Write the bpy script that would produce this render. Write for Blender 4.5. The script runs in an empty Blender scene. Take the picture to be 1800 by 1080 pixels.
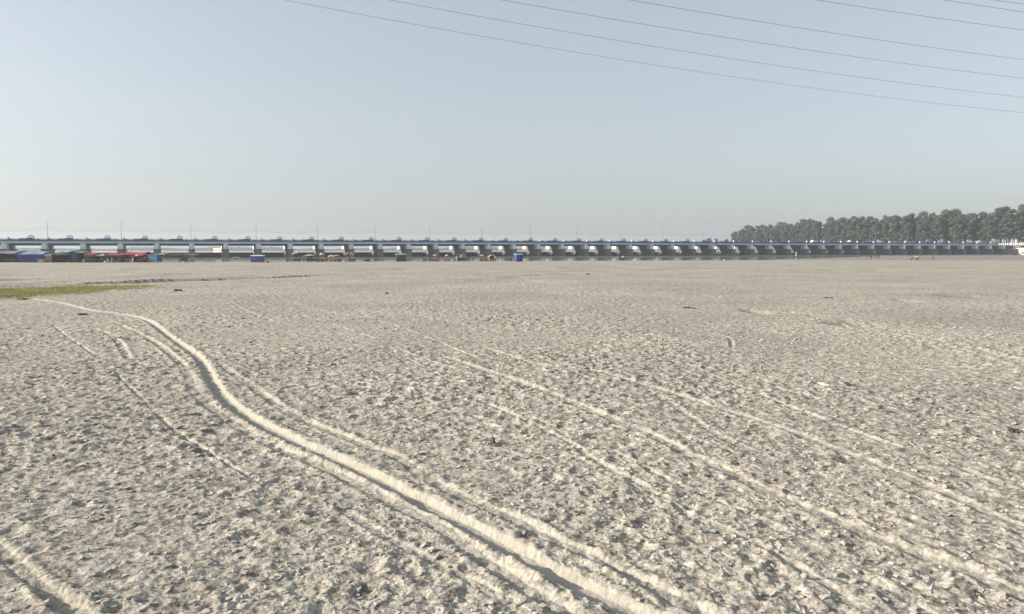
import bpy, bmesh, math, random
import numpy as np
from mathutils import Vector, Matrix
random.seed(7)
R = math.radians
sc = bpy.context.scene
# ------------------------------------------------------------------ camera
F, CX, CY, HC, HOR = 1350.0, 900.0, 540.0, 3.3, 440.5
PITCH = math.atan((CY-HOR)/F)
cam_d = bpy.data.cameras.new('camera'); cam = bpy.data.objects.new('camera', cam_d)
sc.collection.objects.link(cam); sc.camera = cam
cam_d.sensor_width = 36; cam_d.lens = F/1800*36
cam_d.clip_start = 0.1; cam_d.clip_end = 12000
cam.location = (0, 0, HC); cam.rotation_euler = (R(90)-PITCH, 0, 0)
# ------------------------------------------------------------------ light
SUN_AZ, SUN_EL = -93.0, 20.5          # azimuth from the view direction, negative = left
w = bpy.data.worlds.new('World'); sc.world = w; w.use_nodes = True
nt = w.node_tree; bg = nt.nodes['Background']
sky = nt.nodes.new('ShaderNodeTexSky'); sky.sky_type = 'NISHITA'; sky.sun_disc = False
sky.sun_elevation = R(SUN_EL); sky.sun_rotation = R(SUN_AZ)
sky.air_density = 1.0; sky.dust_density = 2.0; sky.ozone_density = 2.2; sky.altitude = 50
hs = nt.nodes.new('ShaderNodeHueSaturation'); hs.inputs['Saturation'].default_value = 0.5
nt.links.new(sky.outputs[0], hs.inputs['Color'])
mx = nt.nodes.new('ShaderNodeMix'); mx.data_type = 'RGBA'; mx.inputs[0].default_value = .38    # thin even high haze over the clear sky
mx.inputs[7].default_value = (2.6, 2.9, 2.95, 1)
nt.links.new(hs.outputs[0], mx.inputs[6]); nt.links.new(mx.outputs[2], bg.inputs['Color'])
bg.inputs['Strength'].default_value = 0.118
sun_d = bpy.data.lights.new('sun', 'SUN'); sun = bpy.data.objects.new('sun', sun_d)
sc.collection.objects.link(sun)
sun_d.energy = 4.6; sun_d.angle = R(0.6); sun_d.color = (1.0, 0.895, 0.75)
sdir = Vector((math.sin(R(SUN_AZ))*math.cos(R(SUN_EL)), math.cos(R(SUN_AZ))*math.cos(R(SUN_EL)), math.sin(R(SUN_EL))))
sun.rotation_euler = sdir.to_track_quat('Z', 'Y').to_euler()
sc.view_settings.view_transform = 'Standard'; sc.view_settings.look = 'None'
sc.view_settings.exposure = 0.74; sc.view_settings.gamma = 1
sc.view_settings.use_curve_mapping = False
sc.render.engine = 'CYCLES'
sc.cycles.max_bounces = 6; sc.cycles.volume_bounces = 0

# ------------------------------------------------------------------ helpers
C = sc.collection
def ray(px, py):
    cx, cy = (px-CX)/F, (CY-py)/F
    return (cx, math.cos(PITCH)+cy*math.sin(PITCH), -math.sin(PITCH)+cy*math.cos(PITCH))
def gnd(px, py, z=0.0):
    d = ray(px, py); t = (z-HC)/d[2]; return (d[0]*t, d[1]*t)
def zat(py, Y):                    # world height seen at image row py at distance Y
    d = ray(900, py); return HC + d[2]*Y/d[1]
def xat(px, Y): return (px-CX)/F*Y*(1/math.cos(PITCH))
def ss(a, b, x):
    t = np.clip((x-a)/(b-a), 0, 1); return t*t*(3-2*t)
# noise ------------------------------------------------------------
def hsh(ix, iy, s):
    h = (ix.astype(np.int64)*374761393 + iy.astype(np.int64)*668265263 + s*974634777) & 0xffffffff
    h = ((h ^ (h >> 13))*1274126177) & 0xffffffff
    h = ((h ^ (h >> 16))*2246822519) & 0xffffffff
    return ((h ^ (h >> 15)) & 0xffffff)/float(0xffffff)
def vnoise(x, y, s=0):
    ix, iy = np.floor(x), np.floor(y); fx, fy = x-ix, y-iy
    fx, fy = fx*fx*(3-2*fx), fy*fy*(3-2*fy)
    a, b = hsh(ix, iy, s), hsh(ix+1, iy, s); c, d = hsh(ix, iy+1, s), hsh(ix+1, iy+1, s)
    return (a*(1-fx)+b*fx)*(1-fy)+(c*(1-fx)+d*fx)*fy*1.0 - 0.5
def fbm(x, y, o, s=0):
    r = 0; a = 1.0
    for k in range(o):
        r = r + a*vnoise(x*2**k+k*17.3, y*2**k-k*9.1, s+k); a *= .5
    return r
def plates(x, y, s):               # broken crust: every cell a slab with its own height and tilt
    ix, iy = np.floor(x), np.floor(y); bd = np.full(x.shape, 9.0); out = np.zeros(x.shape); rid = np.zeros(x.shape)
    for dx in (-1, 0, 1):
        for dy in (-1, 0, 1):
            jx, jy = ix+dx, iy+dy
            px = jx+hsh(jx, jy, s); py = jy+hsh(jx, jy, s+1)
            d = (px-x)**2+(py-y)**2; m = d < bd
            t1 = hsh(jx, jy, s+2)-.5; t2 = hsh(jx, jy, s+3)-.5; h = hsh(jx, jy, s+4)
            v = (h-.5)*.8 + ((x-px)*t1+(y-py)*t2)*2.0
            bd[m] = d[m]; out[m] = v[m]; rid[m] = h[m]
    return out, rid
def pits(x, y, s, dens):           # scattered hoof and foot prints
    ix, iy = np.floor(x), np.floor(y); out = np.zeros(x.shape)
    for dx in (-1, 0, 1):
        for dy in (-1, 0, 1):
            jx, jy = ix+dx, iy+dy; on = hsh(jx, jy, s+5) < dens
            px = jx+hsh(jx, jy, s); py = jy+hsh(jx, jy, s+1)
            a = hsh(jx, jy, s+2)*6.28; r = .22+.20*hsh(jx, jy, s+3)
            ux, uy = np.cos(a), np.sin(a)
            p = (x-px)*ux+(y-py)*uy; q = -(x-px)*uy+(y-py)*ux
            d = np.sqrt((p/1.5)**2+q**2)/r
            out = out + on*(-np.exp(-d**4*1.2)*(.6+.4*hsh(jx, jy, s+4)) + .38*np.exp(-((d-1.35)/.28)**2))
    return out
# materials --------------------------------------------------------
def mat(name, col, rough=0.8, var=0.12, scale=3.0, bump=0.0, metal=0.0, spots=None):
    m = bpy.data.materials.new(name); m.use_nodes = True; n = m.node_tree.nodes; l = m.node_tree.links
    p = n['Principled BSDF']; p.inputs['Roughness'].default_value = rough; p.inputs['Metallic'].default_value = metal
    tc = n.new('ShaderNodeTexCoord'); nz = n.new('ShaderNodeTexNoise'); nz.inputs['Scale'].default_value = scale
    nz.inputs['Detail'].default_value = 5; l.new(tc.outputs['Object'], nz.inputs['Vector'])
    rp = n.new('ShaderNodeValToRGB'); rp.color_ramp.elements[0].position = .3; rp.color_ramp.elements[1].position = .7
    rp.color_ramp.elements[0].color = [c*(1-var) for c in col]+[1]
    rp.color_ramp.elements[1].color = [min(1, c*(1+var)) for c in col]+[1]
    if spots:
        rp.color_ramp.elements[0].color = list(spots)+[1]; rp.color_ramp.elements[0].position = .42; rp.color_ramp.elements[1].position = .52
    l.new(nz.outputs['Fac'], rp.inputs['Fac']); l.new(rp.outputs['Color'], p.inputs['Base Color'])
    if bump:
        b = n.new('ShaderNodeBump'); b.inputs['Strength'].default_value = bump; b.inputs['Distance'].default_value = .05
        l.new(nz.outputs['Fac'], b.inputs['Height']); l.new(b.outputs['Normal'], p.inputs['Normal'])
    return m
_mc = {}
def M(col, rough=.8, **k):
    key = (tuple(round(c, 3) for c in col), rough, tuple(sorted(k.items())))
    if key not in _mc: _mc[key] = mat('paint_or_cloth', col, rough, **k)
    return _mc[key]
# mesh builder -----------------------------------------------------
class MB:
    def __init__(s): s.v = []; s.f = []; s.m = []; s.mi = 0
    def add(s, vs, fs):
        o = len(s.v); s.v += [tuple(v) for v in vs]; s.f += [tuple(i+o for i in f) for f in fs]; s.m += [s.mi]*len(fs); return s
    def box(s, x0, x1, y0, y1, z0, z1, bev=0):
        if bev:
            b = bev; vs = []; fs = []
            for (i, X, sx) in ((0, x0, 1), (1, x1, -1)):
                for (j, Y, sy) in ((0, y0, 1), (1, y1, -1)):
                    for (k, Z, sz) in ((0, z0, 1), (1, z1, -1)):
                        vs += [(X, Y+sy*b, Z+sz*b), (X+sx*b, Y, Z+sz*b), (X+sx*b, Y+sy*b, Z)]
            bm = bmesh.new(); bv = [bm.verts.new(v) for v in vs]; r = bmesh.ops.convex_hull(bm, input=bv); bm.normal_update()
            bm.verts.index_update(); s.add([v.co for v in bm.verts], [[v.index for v in f.verts] for f in bm.faces]); bm.free(); return s
        return s.add([(x, y, z) for x in (x0, x1) for y in (y0, y1) for z in (z0, z1)],
            [(0, 1, 3, 2), (4, 6, 7, 5), (0, 4, 5, 1), (2, 3, 7, 6), (0, 2, 6, 4), (1, 5, 7, 3)])
    def tube(s, pts, r, n=8, cap=True):
        pts = [Vector(p) for p in pts]; rs = r if isinstance(r, (list, tuple)) else [r]*len(pts); vs = []; fs = []
        for i, p in enumerate(pts):
            t = (pts[min(i+1, len(pts)-1)]-pts[max(i-1, 0)]).normalized()
            a = t.cross(Vector((0, 0, 1))) if abs(t.z) < .9 else t.cross(Vector((1, 0, 0))); a.normalize(); b = t.cross(a)
            for k in range(n):
                q = 2*math.pi*k/n; vs.append(p+(a*math.cos(q)+b*math.sin(q))*rs[i])
        for i in range(len(pts)-1):
            for k in range(n): fs.append((i*n+k, i*n+(k+1) % n, (i+1)*n+(k+1) % n, (i+1)*n+k))
        if cap: fs.append(tuple(range(n))[::-1]); fs.append(tuple((len(pts)-1)*n+k for k in range(n)))
        return s.add(vs, fs)
    def prism(s, outline, z0, z1, scale_top=1.0):
        n = len(outline); cx = sum(p[0] for p in outline)/n; cy = sum(p[1] for p in outline)/n
        vs = [(x, y, z0) for x, y in outline]+[(cx+(x-cx)*scale_top, cy+(y-cy)*scale_top, z1) for x, y in outline]
        return s.add(vs, [tuple(range(n))[::-1], tuple(range(n, 2*n))]+[(i, (i+1) % n, n+(i+1) % n, n+i) for i in range(n)])
    def lathe(s, prof, n=16, c=(0, 0)):
        vs = [(c[0]+r*math.cos(2*math.pi*k/n), c[1]+r*math.sin(2*math.pi*k/n), z) for r, z in prof for k in range(n)]; fs = []
        for i in range(len(prof)-1):
            for k in range(n): fs.append((i*n+k, i*n+(k+1) % n, (i+1)*n+(k+1) % n, (i+1)*n+k))
        return s.add(vs, fs)
    def sheet(s, fn, nu, nv, th=.03):            # a cloth: fn(u,v)->point, given real thickness
        vs = [fn(i/nu, j/nv) for i in range(nu+1) for j in range(nv+1)]; n = len(vs)
        vs2 = [(x, y, z-th) for x, y, z in vs]; W = nv+1
        fs = [(i*W+j, (i+1)*W+j, (i+1)*W+j+1, i*W+j+1) for i in range(nu) for j in range(nv)]
        f2 = [tuple(k+n for k in f[::-1]) for f in fs]; ed = []
        for i in range(nu): ed += [(i*W, i*W+n, (i+1)*W+n, (i+1)*W), (i*W+nv, (i+1)*W+nv, (i+1)*W+nv+n, i*W+nv+n)]
        for j in range(nv): ed += [(j, j+1, j+1+n, j+n), (nu*W+j, nu*W+j+n, nu*W+j+1+n, nu*W+j+1)]
        return s.add(vs+vs2, fs+f2+ed)
    def build(s, name, mats, parent=None, smooth=False, loc=None):
        me = bpy.data.meshes.new(name); me.from_pydata(s.v, [], s.f)
        for m in (mats if isinstance(mats, (list, tuple)) else [mats]): me.materials.append(m)
        me.polygons.foreach_set('material_index', s.m)
        if smooth: me.polygons.foreach_set('use_smooth', [True]*len(s.f))
        bm = bmesh.new(); bm.from_mesh(me); bmesh.ops.recalc_face_normals(bm, faces=bm.faces); bm.to_mesh(me); bm.free()
        o = bpy.data.objects.new(name, me); C.objects.link(o)
        if parent: o.parent = parent
        if loc: o.location = loc
        return o
def empty(name, loc=(0, 0, 0), rz=0.0):
    o = bpy.data.objects.new(name, None); C.objects.link(o); o.location = loc; o.rotation_euler = (0, 0, rz); return o
def tag(o, label=None, cat=None, group=None, kind=None):
    if label: o['label'] = label
    if cat: o['category'] = cat
    if group: o['group'] = group
    if kind: o['kind'] = kind
    return o
def copy_tree(o, parent=None):
    c = o.copy(); C.objects.link(c); c.parent = parent
    for ch in list(o.children): copy_tree(ch, c)
    return c

# ------------------------------------------------------------------ barrage frame
Z0 = 318.0; P0 = np.array([-890/1350*Z0, Z0]); DB = np.array([.0414*Z0, .01759*Z0]); BAY = float(np.hypot(*DB))
UB = DB/BAY; VB = np.array([-UB[1], UB[0]]); BANG = math.atan2(UB[1], UB[0]); NP = 44
def bridge_uv(x, y): return ((x-P0[0])*UB[0]+(y-P0[1])*UB[1], (x-P0[0])*VB[0]+(y-P0[1])*VB[1])
def bxy(u, v): return (P0[0]+UB[0]*u+VB[0]*v, P0[1]+UB[1]*u+VB[1]*v)
# ------------------------------------------------------------------ terrain
LAND = [(366, 559), (369, 552), (430, 474), (600, 385), (3000, 300), (3000, 3000), (420, 3000), (212, 1010), (226, 842), (292, 702)]
def poly_sd(x, y, P):
    ins = np.zeros(x.shape, bool); dm = np.full(x.shape, 1e9)
    for i in range(len(P)):
        (ax, ay), (bx, by) = P[i], P[(i+1) % len(P)]
        c = ((ay > y) != (by > y)) & (x < (bx-ax)*(y-ay)/((by-ay) if by != ay else 1e-9)+ax); ins ^= c
        t = np.clip(((x-ax)*(bx-ax)+(y-ay)*(by-ay))/((bx-ax)**2+(by-ay)**2), 0, 1)
        dm = np.minimum(dm, np.hypot(x-ax-t*(bx-ax), y-ay-t*(by-ay)))
    return np.where(ins, dm, -dm)
DRY = [(80, 240), (97, 288), (152, 365), (252, 520), (262, 580), (900, 600), (900, 100), (300, 100)]
def edge_y(x): return np.interp(x, [-400, -138, -72, 0, 83, 165, 400], [215, 217, 225, 241, 262, 260, 258])
SC = {}
def macro(x, y):
    x = np.asarray(x, float); y = np.asarray(y, float)
    z = .10*fbm(x/23., y/31., 3, 40) + .05*fbm(x/7., y/9., 2, 50)
    z = z*(1-ss(150, 210, y))
    z = z + .25*np.exp(-((y-46-.25*x)/8.0)**2)*ss(5, 22, x)*(1-ss(60, 90, x))*.5
    fr = ss(45, 90, np.hypot(x, y))*(1-ss(190, 225, y)); z = z + fr*(.10*fbm(x/7, y/3.2, 4, 45) - .10*ss(.18, .34, fbm(x/11, y/6, 2, 47)))
    # shallow eroded channel with scarp at the left
    pts = [gnd(-60, 507), gnd(0, 505), gnd(110, 500), gnd(215, 496.5), gnd(300, 494), gnd(410, 491.5), gnd(480, 488.5), gnd(575, 484)]
    px = [p[0] for p in pts]; py = [p[1] for p in pts]
    ly = np.interp(x, px, py) + .8*vnoise(x/2.5, x*0, 60)
    on = ss(px[0]-25, px[0], x)*(1-ss(px[-1]-4, px[-1]+2, x))
    brk = .3+.7*ss(-.15, -.02, vnoise(x/4.5, x*0+3, 61))
    SC['d'] = on*brk*np.exp(-((y-ly+.2)/.55)**2)  # dark band along the scarp: shade of its face, painted into the colour
    z = z + on*brk*(.22*ss(-.2, .2, y-ly)*np.exp(-np.maximum(y-ly, 0)/14) - .15*np.exp(-np.maximum(ly-y, 0)/2.5)*(y < ly+.2))
    # beyond the beach edge: pool bed on the left, dry apron on the right
    e = edge_y(x) + 1.5*vnoise(x/6, x*0, 70)
    dry = ss(-3, 3, poly_sd(x, y, DRY)+2.0*vnoise(x/9, y/9, 71))
    bed = -1.3*(1-dry) + (-.12)*dry
    z = z + (bed-z)*ss(0, 4, y-e)*(y > 0)
    z = z + dry*ss(0, 5, y-e-14)*.12*(1-ss(300, 420, y))
    u, v = bridge_uv(x, y)
    z = z + (-2.5-z)*ss(6, 12, v)
    sd = poly_sd(x, y, LAND)
    z = z + (5.0-z)*ss(2.5, 5, sd)
    bm = ss(44.6*BAY-8, 44.6*BAY-5, u)*ss(-9, -1.5, v)*(1-ss(16, 24, v))
    z = z + (7.0-z)*bm*(sd > .5)
    return z
def mz(x, y): return float(macro(np.array([x]), np.array([y]))[0])
TRACKS = [  # pixel polyline, half width, depth, berm
 ([(55,525),(80,529),(110,534),(160,545),(200,550),(240,557),(265,567),(290,585),(320,607),(345,625),(360,645),(372,668),(390,695),(420,722),(470,753),(530,783),(600,814),(660,843),(720,875),(790,910),(860,948),(930,985),(1000,1023),(1060,1052),(1130,1085),(1250,1140)], .15, .085, .015),
 ([(385,640),(420,665),(470,700),(520,735),(600,768),(650,790),(700,808),(760,850),(850,893),(900,915),(1000,965),(1100,1010),(1220,1075),(1400,1160)], .11, .04, .02),
 ([(190,563),(230,580),(270,600),(310,632),(330,660),(350,700),(410,745),(470,782),(560,820),(640,860),(700,893),(760,922),(800,950),(870,1000),(960,1060),(1050,1120)], .12, .04, .02),
 ([(780,628),(885,664),(930,680),(980,699),(1040,724),(1100,750),(1160,775),(1200,797),(1250,818),(1290,836),(1360,873),(1450,908),(1540,948),(1620,978),(1700,1004),(1800,1052),(1900,1095)], .13, .035, .012),
 ([(700,622),(760,655),(820,692),(850,710),(900,732),(950,757),(1000,782),(1060,822),(1120,852),(1170,882),(1210,907),(1260,928),(1310,948),(1400,1000),(1500,1062),(1600,1130)], .06, .02, .006),
 ([(860,615),(940,641),(1000,649),(1060,657),(1120,675),(1180,692),(1240,712),(1320,737),(1400,764),(1500,802),(1600,842),(1700,885),(1850,950)], .11, .025, .012),
 ([(205,655),(215,668),(250,702),(300,752),(350,787),(400,818),(440,842)], .05, .035, .0),
 ([(-80,915),(-30,950),(0,972),(40,1007),(90,1047),(140,1085),(220,1150)], .10, .08, .03),
 ([(355,525),(400,530),(430,545),(490,571)], .07, .035, .01),
 ([(90,570),(120,592),(165,622)], .06, .03, .01),
 ([(165,578),(200,592),(225,628)], .12, .045, .015),
 ([(800,492),(880,496),(960,501),(1050,508),(1095,516),(1104,522),(1060,531)], .12, .03, .01),
 ([(425,523),(470,535),(520,545)], .05, .03, .01), ([(500,528),(570,548),(640,560)], .05, .03, .01),
 ([(500,545),(620,582),(720,622),(800,650)], .06, .03, .01), ([(640,555),(740,590),(860,640)], .06, .03, .01),
 ([(560,520),(640,532),(760,560),(900,590)], .06, .02, .01),
 ([(1150,690),(1250,760),(1330,800),(1420,850),(1560,900),(1700,960),(1800,1000)], .08, .02, .006),
 ([(940,740),(1080,800),(1180,850),(1300,900),(1420,960),(1560,1040),(1680,1110)], .06, .02, .005),
 ([(1200,640),(1350,700),(1500,760),(1650,810),(1830,880)], .08, .025, .01),
 ([(600,900),(700,960),(800,1010),(900,1070),(1000,1140)], .07, .02, .008),
 ([(1240,585),(1280,595),(1287,612)], .08, .03, .01),
 ([(1330,548),(1450,556),(1560,580),(1700,610),(1830,650)], .25, .02, .03),
]
def resample(pts):
    P = [Vector(gnd(*p)) for p in pts]; out = []
    P = [P[0]*2-P[1]]+P+[P[-1]*2-P[-2]]
    for i in range(1, len(P)-2):
        n = max(2, int((P[i+1]-P[i]).length/.35)); n = min(n, 12)
        for k in range(n):
            t = k/n; a, b, c, d = P[i-1], P[i], P[i+1], P[i+2]
            out.append(.5*((2*b)+(c-a)*t+(2*a-5*b+4*c-d)*t*t+(3*b-a-3*c+d)*t**3))
    out.append(P[-2]); return [(p.x, p.y) for p in out]
def build_ground():
    global GRID
    a1 = np.arange(-40, 40, R(1)*0+math.degrees(.0012)); dense = a1[a1 < 40]
    mid = np.arange(40, 62, math.degrees(.004)); far = np.linspace(62, 180, 60)
    az = np.radians(np.concatenate([-far[::-1], -mid[::-1][:-1], dense[1:], mid, far[1:-1]])); az = np.unique(az)
    rs = list(np.linspace(.3, 3.0, 60)); r = 3.0
    while r < 3000:
        if r < 25: r += max(.011, .0021*r)
        elif r < 620: r += .0021*r*(r/25)**.7
        else: r += .02*r
        rs.append(r)
    rs = np.array(rs); nr, na = len(rs), len(az)
    RR, AA = np.meshgrid(rs, az, indexing='ij'); X = (RR*np.sin(AA)).ravel(); Y = (RR*np.cos(AA)).ravel(); rad = RR.ravel()
    print('ground verts', nr*na); GRID = (nr, na, az)
    z = macro(X, Y); scarp_shade = SC['d']
    sel = np.where((rad < 330) & (np.abs(AA.ravel()) < R(62)))[0]
    x, y, rr = X[sel], Y[sel], rad[sel]
    # domain-warped, drier-to-the-right roughness
    wx = x + .09*vnoise(x*5, y*5, 1) + .25*vnoise(x, y, 3); wy = y + .09*vnoise(x*5, y*5, 2) + .25*vnoise(x, y, 4)
    big, id1 = plates(wx*3.6, wy*3.6, 10); sm, id2 = plates(wx*8.5+31, wy*8.5, 20)
    pt = pits(wx*2.3, wy*2.3, 33, .8) + .55*pits(wx*4.0+7, wy*4.0, 43, .6)
    rough = .75+.9*fbm(x/5, y/7, 3, 90)
    rough = np.clip(rough, .35, 1.3)*(1-.35*ss(0, 60, x+.3*y)*ss(20, 60, y))
    att = 1-ss(150, 300, rr)*.6
    wx2 = x+.05*vnoise(x*11, y*11, 6); wy2 = y+.05*vnoise(x*11, y*11, 7); ti_, id3 = plates(wx2*17+5, wy2*17, 27)
    det = (.011*big+.009*sm+.005*ti_)*rough + .031*pt*np.clip(rough, .45, 1.2) + .026*fbm(x*1.6, y*1.6, 3, 5)*rough + .022*fbm(x*7, y*7, 3, 9)*rough + .008*fbm(x*22, y*22, 3, 8)
    tr = np.zeros(len(sel)); th = np.zeros(len(sel))
    for ti, (pl, hw, dp, bm) in enumerate(TRACKS):
        P = resample(pl); mg = hw*3.2+.15
        xs = [p[0] for p in P]; ys = [p[1] for p in P]
        I = np.where((x > min(xs)-mg) & (x < max(xs)+mg) & (y > min(ys)-mg) & (y < max(ys)+mg))[0]
        if not len(I): continue
        xx, yy = x[I], y[I]; dm = np.full(len(I), 9.0)
        for (ax, ay), (bx, by) in zip(P[:-1], P[1:]):
            J = np.where((xx > min(ax, bx)-mg) & (xx < max(ax, bx)+mg) & (yy > min(ay, by)-mg) & (yy < max(ay, by)+mg))[0]
            if not len(J): continue
            L = (bx-ax)**2+(by-ay)**2+1e-9; t = np.clip(((xx[J]-ax)*(bx-ax)+(yy[J]-ay)*(by-ay))/L, 0, 1)
            dm[J] = np.minimum(dm[J], np.hypot(xx[J]-ax-t*(bx-ax), yy[J]-ay-t*(by-ay)))
        dm = dm + .25*hw*vnoise(xx*1.7, yy*1.7, 200+ti) + .16*hw*fbm(xx*4, yy*4, 4, 230+ti) + .10*hw*vnoise(xx*30, yy*30, 240+ti)
        amp = (.75 if ti in (3, 5) else .35)+(.25 if ti in (3, 5) else .65)*ss(-.22, .15, vnoise(xx*.9, yy*.9, 260+ti)+.4*vnoise(xx*3, yy*3, 261+ti)) if ti else 1.0
        h = -dp*(1-ss(hw*.62, hw*1.12, dm))*amp + bm*np.exp(-((dm-hw*1.55)/(hw*.45))**2)*amp*(1+1.2*vnoise(xx*6, yy*6, 290+ti))
        k = (1-ss(hw*.85, hw*1.5, dm))*amp*(.9 if ti == 0 else 0 if ti == 6 else .42)
        th[I] += h; tr[I] = np.maximum(tr[I], k)
    z[sel] += det*att*(1-tr*.78) + th
    e = edge_y(x); z[sel] = np.where(y > e-1, z[sel]*1, z[sel])
    # masks
    mk = np.zeros((len(X), 4), np.float32)
    mk[sel, 0] = tr; mk[sel, 1] = np.clip(.5+det*10, 0, 1)*(1-tr)+tr*.62
    gp = [gnd(-80,511),gnd(0,507),gnd(130,503.5),gnd(200,501.5),gnd(300,501),gnd(345,502),gnd(310,505.5),gnd(200,514),gnd(130,518.5),gnd(40,524),gnd(0,527),gnd(-80,533)]
    g = poly_sd(x, y, gp) + 2.2*fbm(x/1.5, y/2.5, 3, 77)
    g2 = poly_sd(x, y, [gnd(-60,500),gnd(0,491),gnd(40,490),gnd(55,494),gnd(20,500)]) + 3*fbm(x/2, y/3, 3, 78)
    mk[:, 3] = ss(-1, 3, Y-edge_y(X))*(Y > 0)*.9; wet_shade = np.maximum(mk[sel, 3], np.clip(scarp_shade[sel]*1.2, 0, .95))  # damp apron, plus the painted shade of the scarp
    for sx_, sy_, wpx, hpx in ((905,487.5,28,2.2),(940,484,20,1.2),(985,481,22,1.0),(785,473.5,12,.8),(1095,471.5,14,.7),(1330,549,22,4.5),(1690,523,34,3.2),(1592,531,16,2.4),(1500,569,45,5),(700,474,10,.7),(30,492,30,3),(1000,470.5,18,.6),(1215,468.8,14,.5),(1465,475,20,.8),(1050,478,15,.6),(560,481,22,.8),(650,486,26,.9)):
        gx_, gy_ = gnd(sx_, sy_); wx_ = wpx*gy_/F; wy_ = gnd(sx_, sy_-hpx)[1]-gy_
        q = ((x-gx_)/wx_)**2+((y-gy_)/wy_)**2; wet_shade = np.maximum(wet_shade, np.exp(-q*1.2)*(.95+1.1*fbm(x/1.3, y/2.6, 3, 99)))  # damp patches; in the hollows the dark tone paints their shade
        if wpx > 15: z[sel] -= .16*np.exp(-q*q*1.5)
    mk[sel, 3] = np.clip(wet_shade, 0, 1)
    bx_ = (1-ss(gnd(180, 505)[0], gnd(335, 503)[0], x)); rg = ss(-.28, .22, fbm(x*1.1, y*.7, 3, 79)+.5*(bx_-.35))
    mk[sel, 2] = np.maximum(ss(-.8, 1.6, g)*rg*(.35+.65*bx_), .45*ss(-1, 3, g2))
    me = bpy.data.meshes.new('ground'); nv = nr*na
    co = np.stack([X, Y, z], 1).astype(np.float32)
    co = np.vstack([co, [[0, 0, float(z[:na].mean())]]]).astype(np.float32); mk = np.vstack([mk, [[0, .5, 0, 1]]]).astype(np.float32)
    i = np.arange(nr-1)[:, None]*na; j = np.arange(na)[None, :]; j2 = (j+1) % na
    q = np.stack([i+j, i+j2, i+na+j2, i+na+j], -1).reshape(-1, 4)[:, ::-1]
    t = np.stack([np.full(na, nv), (np.arange(na)+1) % na, np.arange(na)], 1)
    me.vertices.add(nv+1); me.vertices.foreach_set('co', co.ravel())
    nl = q.size+t.size; me.loops.add(nl); me.loops.foreach_set('vertex_index', np.concatenate([q.ravel(), t.ravel()]).astype(np.int32))
    me.polygons.add(len(q)+len(t))
    ls = np.concatenate([np.arange(len(q))*4, q.size+np.arange(len(t))*3]).astype(np.int32)
    me.polygons.foreach_set('loop_start', ls)
    me.polygons.foreach_set('use_smooth', np.ones(len(ls), bool))
    me.update(calc_edges=True)
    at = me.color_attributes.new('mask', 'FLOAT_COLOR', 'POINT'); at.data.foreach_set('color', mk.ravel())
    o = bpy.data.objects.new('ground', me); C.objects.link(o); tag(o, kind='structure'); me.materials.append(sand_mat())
    return o
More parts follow.
